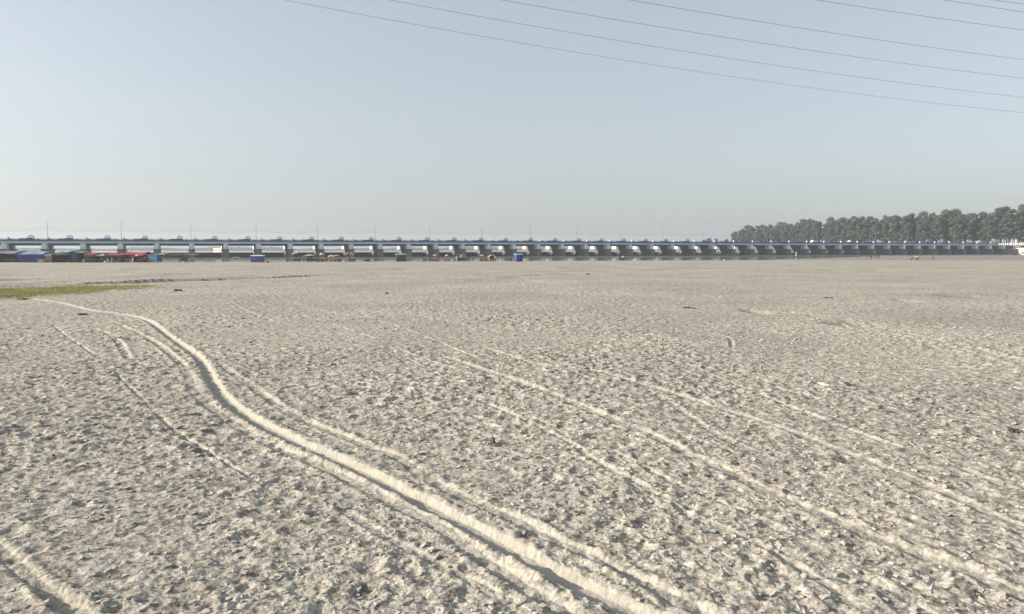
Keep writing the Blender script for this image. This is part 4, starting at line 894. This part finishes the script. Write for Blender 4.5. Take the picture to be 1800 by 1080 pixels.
# dark three wheeled rickshaw
def rickshaw(px0, px1, Y, label):
    x0, x1 = xat(px0, Y), xat(px1, Y); hw = (x1-x0)/2; x = (x0+x1)/2; t = empty('rickshaw', (x, Y, gz_at(x, Y))); mk_ = M((.02, .02, .028), .5)
    b = MB(); b.add([(-hw*.55, -.5, .55), (hw, -.5, .55), (hw, .5, .55), (-hw*.55, .5, .55), (-hw*.35, -.5, 1.55), (hw*.95, -.5, 1.65), (hw*.95, .5, 1.65), (-hw*.35, .5, 1.55), (-hw*.1, -.45, 1.85), (hw*.7, -.45, 1.85), (hw*.7, .45, 1.85), (-hw*.1, .45, 1.85)],
      [(3, 2, 1, 0), (2, 3, 7, 6), (3, 0, 4, 7), (1, 2, 6, 5), (4, 5, 9, 8), (5, 6, 10, 9), (6, 7, 11, 10), (7, 4, 8, 11), (8, 9, 10, 11), (0, 1, 5, 4)]); b.build('hood', mk_, t)
    b = MB(); b.box(-hw*.5, hw*.95, -.45, .45, .4, .54, .02); b.tube([(-hw*.5, 0, .5), (-hw*.85, 0, .8), (-hw*.9, 0, .27)], .03, 6); b.tube([(-hw*.8, -.3, .98), (-hw*.8, .3, .98)], .02, 6); b.build('frame', mk_, t)
    for (sx, sy) in ((-hw*.9, 0), (hw*.75, -.5), (hw*.75, .5)):
        b = MB(); ring(b, sx, .3, .23, .30, sy-.03, sy+.03, 16); ring(b, sx, .3, .005, .05, sy-.05, sy+.05, 8)
        for q in range(8): a = q*math.pi/4; b.tube([(sx, sy, .3), (sx+.25*math.cos(a), sy, .3+.25*math.sin(a))], .008, 4)
        b.build('wheel', m_dark, t)
    tag(t, label, 'rickshaw')
rickshaw(317, 332, Yl-.5, 'black hooded three wheeled rickshaw standing alone on the beach right of the stall row')
b = MB(); b.lathe([(.01, 0), (.12, .03), (.17, .13), (.14, .24), (.01, .29)], 12); tag(b.build('ball', M((.02, .02, .02)), loc=(xat(340.6, Yl-.4), Yl-.4, 0), smooth=True), 'small round black ball on the sand right of the rickshaw', 'ball')
# bench frame
def bench(px0, px1, Y, label, col=(.12, .11, .11), h=.75):
    x0, x1 = xat(px0, Y), xat(px1, Y); hw = (x1-x0)/2; x = (x0+x1)/2; t = empty('bench', (x, Y, gz_at(x, Y)))
    b = MB()
    for q in range(3): b.box(-hw, hw, q*.17, q*.17+.13, .42, .46)
    b.build('seat', M(col), t)
    b = MB(); b.box(-hw, hw, .50, .54, h-.14, h); b.build('backrest', M(col), t)
    for sx in (-hw+.06, 0, hw-.06): b = MB(); b.box(sx-.05, sx+.05, .0, .06, 0, .418); b.box(sx-.05, sx+.05, .44, .498, 0, h); b.build('leg', M(col), t)
    tag(t, label, 'bench'); return t
bench(363.5, 379, Yl-.4, 'dark slatted bench standing alone below the cream box seen through the barrage')
# cream work boat upstream
def workboat():
    Y = 372; x0, x1 = xat(376, Y), xat(402, Y); x = (x0+x1)/2; hw = (x1-x0)/2; t = empty('work_boat', (x, Y, 1.9))
    b = MB(); b.prism([(-hw, 0), (-hw+.5, -1.4), (hw-.5, -1.4), (hw, 0), (hw-.5, 1.4), (-hw+.5, 1.4)], -.3, .75, 1.04); b.build('hull', M((.60, .50, .38)), t)
    b = MB(); b.box(-hw+.15, hw-.15, -1.15, 1.15, .752, 2.0, .03); b.build('cabin', M((.62, .52, .42)), t)
    b = MB(); b.box(-hw, hw, -1.35, 1.35, 2.003, 2.5, .05); b.build('roof', m_wt, t)
    for q in range(4):
        xx = -hw+.9+q*(2*hw-1.8)/3; b = MB(); b.box(xx-.35, xx+.35, -1.18, -1.152, 1.2, 1.7); b.build('window', M((.3, .26, .22), .3), t)
    t.rotation_euler[2] = R(-35)
    tag(t, 'cream boxy work boat with a white roof seen through an opening of the barrage', 'boat')
workboat()
# white canopy and blue maroon kiosk
t = empty('sun_canopy', (xat(416.5, Yl-.2), Yl-.2, 0)); b = MB(); b.sheet(lambda u, v: (-1.0+2.0*u, -.8+1.6*v, 1.45-.22*(abs(2*u-1)**2)+.12*u), 8, 6, .03); b.build('canopy', mp((.66, .68, .60)), t)
for sx in (-.75, .75): b = MB(); b.tube([(sx, 0, -.1), (sx*.95, 0, 1.38)], .03, 6); b.build('pole', m_grey, t)
tag(t, 'small pale canopy on two poles left of the blue and maroon kiosk', 'canopy')
kiosk(442.5, 463.5, Yl, 1.75, (.03, .12, .36), (.02, .09, .27), (.55, .62, .60), 'flat topped kiosk, blue above and maroon below, with a pale roof edge', 1.8, 0, (.16, .03, .05), .1)
lump('tool_heap', 471, 461.6, .42, .55, (.02, .02, .022), 'black tarpaulin heap beside the right end of the blue and maroon kiosk', 'heap', 31)
# umbrella carts
Yc = Yb(460.9)
cart(515, 529.5, Yc, (.06, .05, .04), (.14, .06, .05), 'dark cart under the pink and cream umbrella')
umbrella(520.5, Yc+.5, 2.72, 2.2, (.52, .10, .14), (.60, .52, .40), 'pink and cream umbrella leaning left, leftmost of the umbrella group', -14)
goods(526, Yc+.5, .95, 'pinkish goods piled on the dark cart', [(.2, .1, .08), (.5, .25, .2), (.55, .42, .3)], 9, 1.1)
person(517, 461, Yc-.5, 'stand', (.60, .50, .22), (.3, .25, .2), 'person in a yellow top at the left end of the dark cart', 90, hsc=.92)
cart(539, 554, Yc, (.025, .075, .075), (.04, .10, .09), 'dark teal cart under the wide flat beige umbrella', .95)
umbrella(546, Yc+.3, 2.2, 3.3, (.50, .44, .38), (.42, .37, .32), 'wide flat beige umbrella over the teal cart', 0, 0, .2)
umbrella(535.5, Yc+2, 1.75, 1.7, (.42, .46, .44), (.38, .40, .38), 'small flat grey umbrella behind the left edge of the beige one', 0, 0, .15)
person(543.5, 461, Yc+1.7, 'stand', (.14, .14, .16), BK, 'person in grey shirt behind the teal cart', 0)
person(548, 461, Yc+1.8, 'stand', (.10, .08, .07), BK, 'person in brown shirt behind the teal cart', 20)
chair(536, Yc-.3, BK, 'black chair standing left of the teal cart', 30)
for k, (q, l_, a) in enumerate(((557, 'black chair nearest the teal cart', 70), (560, 'black chair, middle one of three between teal and orange carts', 200), (563, 'black chair next to the orange cart', -60))): chair(q, Yc-.2+.2*k, BK, l_, a)
person(561, 461, Yc+1.2, 'sit', (.42, .38, .20), (.2, .2, .15), 'person in a mustard top sitting between the teal and orange carts', -30)
cart(565.5, 577, Yc, (.30, .10, .05), (.40, .16, .06), 'orange brown cart under the pale yellow umbrella')
umbrella(567.5, Yc+.4, 2.62, 1.55, (.58, .56, .28), (.50, .52, .30), 'pale yellow domed umbrella over the orange brown cart', 0, 0, .6)
goods(571, Yc+.5, .95, 'orange fruit heaped on the orange brown cart', [(.3, .12, .05), (.5, .25, .1), (.6, .4, .2)], 11, 1.3)
cart(579.5, 592.5, Yc-.4, (.42, .17, .09), (.50, .26, .16), 'peach orange cart under the white and red umbrella')
umbrella(585, Yc+.2, 2.05, 2.5, (.60, .58, .56), (.45, .22, .22), 'white and red low umbrella over the peach orange cart', 0, 20, .35)
umbrella(594, Yc+1.6, 2.05, 1.9, (.45, .26, .24), (.50, .38, .36), 'dull red umbrella half hidden behind the white and red one', 8)
goods(584, Yc+.1, .95, 'yellow and orange goods on the peach orange cart', [(.5, .2, .1), (.6, .35, .15), (.6, .5, .3)], 10, 1.4)
person(588.5, 461, Yc+1.5, 'stand', WH, GY, 'person in a white shirt behind the peach orange cart', 0)
cart(594, 600.5, Yc+.5, (.20, .10, .05), (.10, .05, .04), 'small brown cart at the right end of the left umbrella group', .8)
cart(614.5, 624.5, Yc+.3, (.22, .08, .06), (.35, .16, .08), 'maroon cart under the split red and cream umbrella pair')
umbrella(612.5, Yc+.2, 2.70, 1.7, (.50, .10, .10), (.60, .30, .28), 'red umbrella tilted left above a person in peach', -38)
umbrella(618.5, Yc+.7, 2.75, 1.8, (.62, .60, .48), (.55, .55, .42), 'cream umbrella touching the tilted red one', 14, 0, .5)
goods(622, Yc+.7, .95, 'pale bundle on the maroon cart', [(.3, .2, .1), (.65, .50, .32)], 4, .8)
person(612, 461, Yc-.3, 'stand', (.60, .36, .22), (.55, .33, .24), 'person in peach clothes below the tilted red umbrella', 60)
Yd = Yb(460.2)
counter(641.5, 651.5, Yd, .62, (.05, .055, .05), 'small dark table standing alone right of the tilted red umbrella')
chair(640.5, Yd-.2, BK, 'black chair at the left of the small lone dark table', 90); chair(652.5, Yd-.1, BK, 'black chair at the right of the small lone dark table', -90)
person(646.5, 460, Yd+.9, 'sit', (.22, .07, .05), BK, 'person in dull red sitting behind the small lone dark table', 0)
kiosk(697.5, 714.5, Yd, 2.05, (.015, .11, .09), (.012, .095, .08), (.30, .40, .36), 'dark green box kiosk with a pale roof edge standing before two piers', 2.4, 12, None, .06, False)
bench(745, 755.5, Yd-.2, 'low dark bench with thin legs right of the green kiosk', (.10, .10, .10), .8)
counter(744, 750, Yd+1.5, 1.2, (.36, .36, .35), 'grey covered stand behind the low dark bench', .5)
cart(761, 770.5, Yd, (.42, .09, .04), (.48, .15, .06), 'bright orange red cart under the mint and pink umbrella', .72)
umbrella(765.5, Yd+.5, 2.12, 1.7, (.55, .22, .22), (.36, .58, .52), 'mint and pink umbrella over the bright orange red cart', 0, 22, .35)
person(767.5, 460, Yd+1.6, 'stand', (.22, .05, .06), (.2, .2, .28), 'person in dark red behind the bright orange red cart', 0)
person(772.0, 460, Yd+1.4, 'stand', (.12, .08, .10), (.16, .16, .2), 'person in purple brown right of the bright orange red cart', 0)
cart(781.5, 792.5, Yd+.4, (.42, .14, .05), (.48, .22, .08), 'low orange cart under the pale green umbrella', .62)
umbrella(786, Yd+.9, 2.1, 1.15, (.45, .58, .28), (.50, .60, .36), 'small pale green umbrella over the low orange cart', 0, 0, .7)
goods(785, Yd+.9, .62, 'yellow and orange goods on the low orange cart', [(.5, .2, .05), (.7, .45, .15), (.6, .2, .05)], 8, 1.0)
cart(805.5, 819.5, Yd, (.02, .04, .14), (.03, .05, .12), 'navy blue cart under the flat white canopy')
t = empty('sun_canopy', (xat(809.5, Yd+.6), Yd+.6, 0)); b = MB(); b.sheet(lambda u, v: (-1.75+3.5*u, -.9+1.9*v, 2.08-.25*abs(2*u-1)**3+.05*math.sin(u*9)), 10, 5, .03); b.build('canopy', mp((.62, .60, .56)), t)
for sx in (-1.0, 1.1):
    for sy in (-.6, .8): b = MB(); b.tube([(sx, sy, -.1), (sx, sy, 1.98)], .03, 6); b.build('pole', m_grey, t)
tag(t, 'wide flat white canopy over the navy blue cart', 'canopy')
umbrella(812, Yd-.1, 1.9, 1.0, (.66, .64, .30), (.60, .60, .40), 'small pale yellow umbrella tilted under the flat white canopy', -40, 0, .4)
person(803, 460, Yd-.4, 'stand', (.55, .50, .52), (.4, .42, .45), 'person in pale clothes left of the navy cart', -60)
person(821, 460.5, Yd-.3, 'sit', (.06, .03, .03), BK, 'person in dark maroon sitting just right of the navy cart', 100)
person(824.5, 460.5, Yd+.2, 'stand', (.05, .03, .03), BK, 'person in black standing right of the navy cart', 40)
person(831.5, 460.5, Yd-.3, 'sit', BK, BK, 'person in black sitting alone between navy cart and grey umbrella', 90)
cart(844, 856, Yd+.3, (.40, .12, .08), (.48, .20, .12), 'long low red brown cart under the pale grey umbrella', .62)
umbrella(847.5, Yd+.7, 2.08, 1.6, (.50, .48, .44), (.40, .26, .24), 'pale grey umbrella left of the arched booth', 0, 0, .4)
def booth(px0, px1, Y, label):
    x0, x1 = xat(px0, Y), xat(px1, Y); hw = (x1-x0)/2; x = (x0+x1)/2; t = empty('ice_cream_booth', (x, Y, gz_at(x, Y)), R(6)); b = MB(); n_ = 14; H = 1.15
    vs = []
    for y_ in (-.05, 1.2):
        for rr_ in (1.0, .80):
            vs += [(-hw*rr_, y_, .5)]+[(hw*rr_*math.cos(math.pi*(1-k/n_)), y_, H+hw*rr_*.92*math.sin(math.pi*k/n_)) for k in range(n_+1)]+[(hw*rr_, y_, .5)]
    m2 = n_+3; fs = []
    for k in range(m2-1): fs += [(k, k+1, m2+k+1, m2+k), (2*m2+k+1, 2*m2+k, 3*m2+k, 3*m2+k+1), (k+1, k, 2*m2+k, 2*m2+k+1), (m2+k, m2+k+1, 3*m2+k+1, 3*m2+k)]
    fs += [(0, m2, 3*m2, 2*m2), (m2-1, 3*m2-1, 4*m2-1, 2*m2-1)]
    b.add(vs, fs); b.build('arched_hood', M((.75, .70, .62), .5), t)
    b = MB(); b.box(-hw*1.02, hw*.55, -.12, 1.15, .12, .78, .08); b.build('counter_box', M((.62, .13, .07), .5), t)
    b = MB(); b.box(-hw*.78, hw*.78, 1.1, 1.16, .79, 1.75); b.build('back_panel', M((.10, .07, .07)), t)
    for sx in (-hw*.6, hw*.6): b = MB(); ring(b, sx, .2, .12, .2, -.2, -.14, 12); ring(b, sx, .2, .005, .05, -.21, -.13, 8); b.build('wheel', m_dark, t)
    tag(t, label, 'booth')
booth(859.5, 871.5, Yd-.1, 'white arched hood booth with an orange red counter box')
person(858, 460, Yd+1.3, 'stand', WH, (.3, .1, .05), 'person in white at the left side of the arched booth', 0)
person(870.5, 460.5, Yd-.6, 'stand', WH, (.08, .03, .03), 'person in white top and dark trousers at the right side of the arched booth', 20)
kiosk(907.5, 919.5, Yd+.3, 2.05, (.03, .10, .32), (.02, .06, .24), (.30, .48, .50), 'bright blue box kiosk right of the arched booth', 2.2, 14, None, .05, False)
person(899, 460, Yd-.1, 'sit', BK, BK, 'person in black sitting left of the bright blue kiosk', -60)
person(903, 460, Yd-.2, 'sit', (.55, .35, .35), (.4, .25, .25), 'person in pink sitting close to the bright blue kiosk', 20)
# walkers along the water and on the dry apron
Ye = Yb(459.2)
person(1062, 459, Ye, 'stand', (.50, .14, .08), (.35, .12, .08), 'lone person in orange red clothes by the water right of centre', 80)
person(1085.5, 459, Ye-.2, 'stand', (.5, .48, .48), GY, 'person in light grey, left of a trio by the water', 10, hsc=.9)
person(1089.8, 459, Ye, 'walk', BK, BK, 'person in black, middle of a trio by the water', 40)
person(1094, 459, Ye-.3, 'stand', WH, BK, 'person in white top and black trousers, right of a trio by the water', -20)
Yg = Yb(457.2)
person(1268.6, 457, Yg+1, 'stand', BK, BK, 'person in black beside another in white near the right piers', 30)
person(1271.2, 457, Yg, 'walk', WH, WH, 'person all in white beside another in black near the right piers', 160)
Yp = Yb(454.6)
for k, (q, pose, tp, bt, l_) in enumerate(((1521.5, 'stand', BK, BK, 'person in black at the left end of the far group on the apron'), (1526.8, 'sit', (.05, .05, .08), BK, 'person crouched low, second from left of the far group'),
    (1529.5, 'sit', BK, (.1, .1, .1), 'person crouched low, third from left of the far group'), (1534.8, 'stand', (.08, .05, .05), BK, 'person in dark brown in the middle right of the far group'),
    (1538.2, 'walk', BK, GY, 'person walking in black, second from right of the far group'), (1541.5, 'stand', (.07, .04, .06), BK, 'person in dark violet at the right end of the far group'))):
    person(q, 454.6, Yp+random.uniform(-2, 2), pose, tp, bt, l_, random.uniform(-90, 90))
Yq = Yb(458.3)
person(1600.5, 458, Yq+.3, 'sit', (.20, .05, .06), BK, 'person bending low in dark red left of two people in white shirts', -90)
person(1607.2, 458, Yq, 'walk', WH, BK, 'left one of two people in white shirts on the right sand', 80)
person(1610.6, 458, Yq+.5, 'stand', WH, BK, 'right one of two people in white shirts on the right sand', 40)
person(1636.8, 458, Yq, 'stand', (.15, .02, .03), (.05, .02, .02), 'lone person in dark crimson on the right sand', 60)
# green white drum between piers
b = MB(); b.lathe([(.01, 0), (.42, .02), (.45, .9), (.30, 1.3), (.34, 2.0), (.2, 2.35), (.01, 2.4)], 12); Y = 425
tag(b.build('drum_stack', M((.30, .42, .38)), loc=(xat(1397, Y), Y, .25), smooth=False), 'pale green drum stack standing in the dark bay between two right piers', 'drum')
# truck and van on the deck
def truck(u, label, cab, cargo, L=7.0, nm='truck', cat='truck', h=2.6, scale=1.0):
    x, y = bxy(u, 6.3); t = empty(nm, (x, y, 6.96+u*.0009), BANG); t.scale = (scale,)*3
    b = MB(); b.add([(-L/2, -1.1, .6), (-L/2+2, -1.1, .6), (-L/2+2, 1.1, .6), (-L/2, 1.1, .6), (-L/2+.15, -1.1, 1.5), (-L/2+2, -1.1, 1.5), (-L/2+2, 1.1, 1.5), (-L/2+.15, 1.1, 1.5), (-L/2+.5, -1.05, 2.4), (-L/2+2, -1.05, 2.45), (-L/2+2, 1.05, 2.45), (-L/2+.5, 1.05, 2.4)],
       [(3, 2, 1, 0), (0, 1, 5, 4), (1, 2, 6, 5), (2, 3, 7, 6), (3, 0, 4, 7), (4, 5, 9, 8), (5, 6, 10, 9), (6, 7, 11, 10), (7, 4, 8, 11), (8, 9, 10, 11)]); b.build('cab', M(cab, .4), t)
    b = MB(); b.box(-L/2+.55, -L/2+1.5, -1.125, -1.105, 1.55, 2.15); b.build('window', M((.03, .04, .05), .2), t)
    for i, c in enumerate(cargo):
        s0 = -L/2+2.15+i*(L-2.15)/len(cargo); b = MB(); b.box(s0+.01, s0+(L-2.15)/len(cargo)-.01, -1.2, 1.2, .8, h, .04); b.build('cargo_box', M(c), t)
    b = MB(); b.box(-L/2+.2, L/2, -.5, .5, .55, .79); b.build('chassis', m_dark, t)
    for sx in (-L/2+1.0, L/2-1.8, L/2-.9):
        for sy in (-1.0, 1.0): b = MB(); ring(b, sx, .45, .18, .45, sy-.13, sy+.13, 16); ring(b, sx, .45, .01, .17, sy-.10, sy+.10, 10); b.build('wheel', M((.02, .02, .02)), t)
    tag(t, label, cat)
truck(33.35*BAY, 'loaded truck with pale cab and red and dark cargo on the deck', (.62, .55, .45), [(.28, .07, .06), (.04, .03, .03)], 11.0)
truck(30.9*BAY, 'small white van among the blue machinery on the right part of the deck', (.7, .7, .66), [(.7, .72, .66)], 4.6, 'van', 'van', 2.2)
# right bank: gate house, white posts, pink walls
def hut(px0, px1, Y, z, h, col, roof, label, dep=3):
    x0, x1 = xat(px0, Y), xat(px1, Y); hw = (x1-x0)/2; t = empty('hut', ((x0+x1)/2, Y, z)); b = MB(); b.box(-hw, hw, 0, dep, 0, h); b.build('wall', M(col), t)
    b = MB(); b.add([(-hw-.3, -.3, h+.003), (hw+.3, -.3, h+.003), (hw+.3, dep+.3, h+.003), (-hw-.3, dep+.3, h+.003), (-hw*.3, dep*.4, h+.8), (hw*.3, dep*.4, h+.8)], [(3, 2, 1, 0), (0, 1, 5, 4), (2, 3, 4, 5), (1, 2, 5), (3, 0, 4)]); b.build('roof', M(roof), t)
    b = MB(); b.box(-hw*.25, hw*.25, -.03, -.003, .05, h*.75); b.build('door', M((.12, .08, .06)), t)
    b = MB(); b.box(hw*.45, hw*.8, -.03, -.003, h*.4, h*.75); b.build('window', M((.05, .06, .07), .3), t)
    tag(t, label, 'hut')
ub = 43.6*BAY
hut(1743, 1748.5, 574, 6.97, 2.2, (.70, .66, .58), (.06, .05, .06), 'small white hut with a dark roof at the right end of the deck')
hut(1773, 1783, 560, 7.0, 1.6, (.50, .32, .30), (.45, .30, .28), 'low pink hut on the right bank embankment, left of the white pillar', 3)
hut(1791, 1799, 560, 7.0, 1.7, (.52, .36, .33), (.45, .34, .32), 'low pink hut on the right bank embankment at the right edge of the photo', 3)
b = MB(); b.box(-.55, .55, -.5, .5, 0, 3.4, .05); b.box(-.75, .75, -.7, .7, 3.402, 3.9, .08); b.box(-.7, .7, -.65, .65, -.3, -.002)
tag(b.build('gate_pillar', M((.62, .50, .46)), loc=(xat(1781.5, 556), 556, 7.3)), 'pale pink square pillar rising above the two pink huts', 'pillar')
gp_ = None
for k in range(13):
    px = 1752+k*3.6; Y = 552-k*.6
    if gp_ is None:
        b = MB(); b.box(-.42, .42, -.25, .25, 0, 1.25, .06); b.box(-.5, .5, -.32, .32, 1.252, 1.5, .05); gp_ = b.build('guard_stone', m_wt); o = gp_
    else: o = gp_.copy(); C.objects.link(o)
    o.location = (xat(px, Y), Y, 6.98); o.rotation_euler = (0, 0, random.uniform(-.2, .2))
    tag(o, '%s white guard stone from the left in the row on the right bank' % ORD[k], 'guard stone', 'white guard stones on the right bank')
# ------------------------------------------------------------------ haze
hz = MB(); hz.box(-3300, 3300, -3300, 3300, -6, 62); o = hz.build('haze', []); o.data.materials.clear()
m = bpy.data.materials.new('haze'); m.use_nodes = True; n = m.node_tree.nodes; n.remove(n['Principled BSDF'])
pv = n.new('ShaderNodeVolumePrincipled'); pv.inputs['Density'].default_value = .00027; pv.inputs['Color'].default_value = (.82, .90, 1.0, 1); pv.inputs['Anisotropy'].default_value = .2
m.node_tree.links.new(pv.outputs[0], n['Material Output'].inputs['Volume']); o.data.materials.append(m); tag(o, kind='stuff')
o['label'] = 'thin pale haze lying over the beach, barrage and wood'
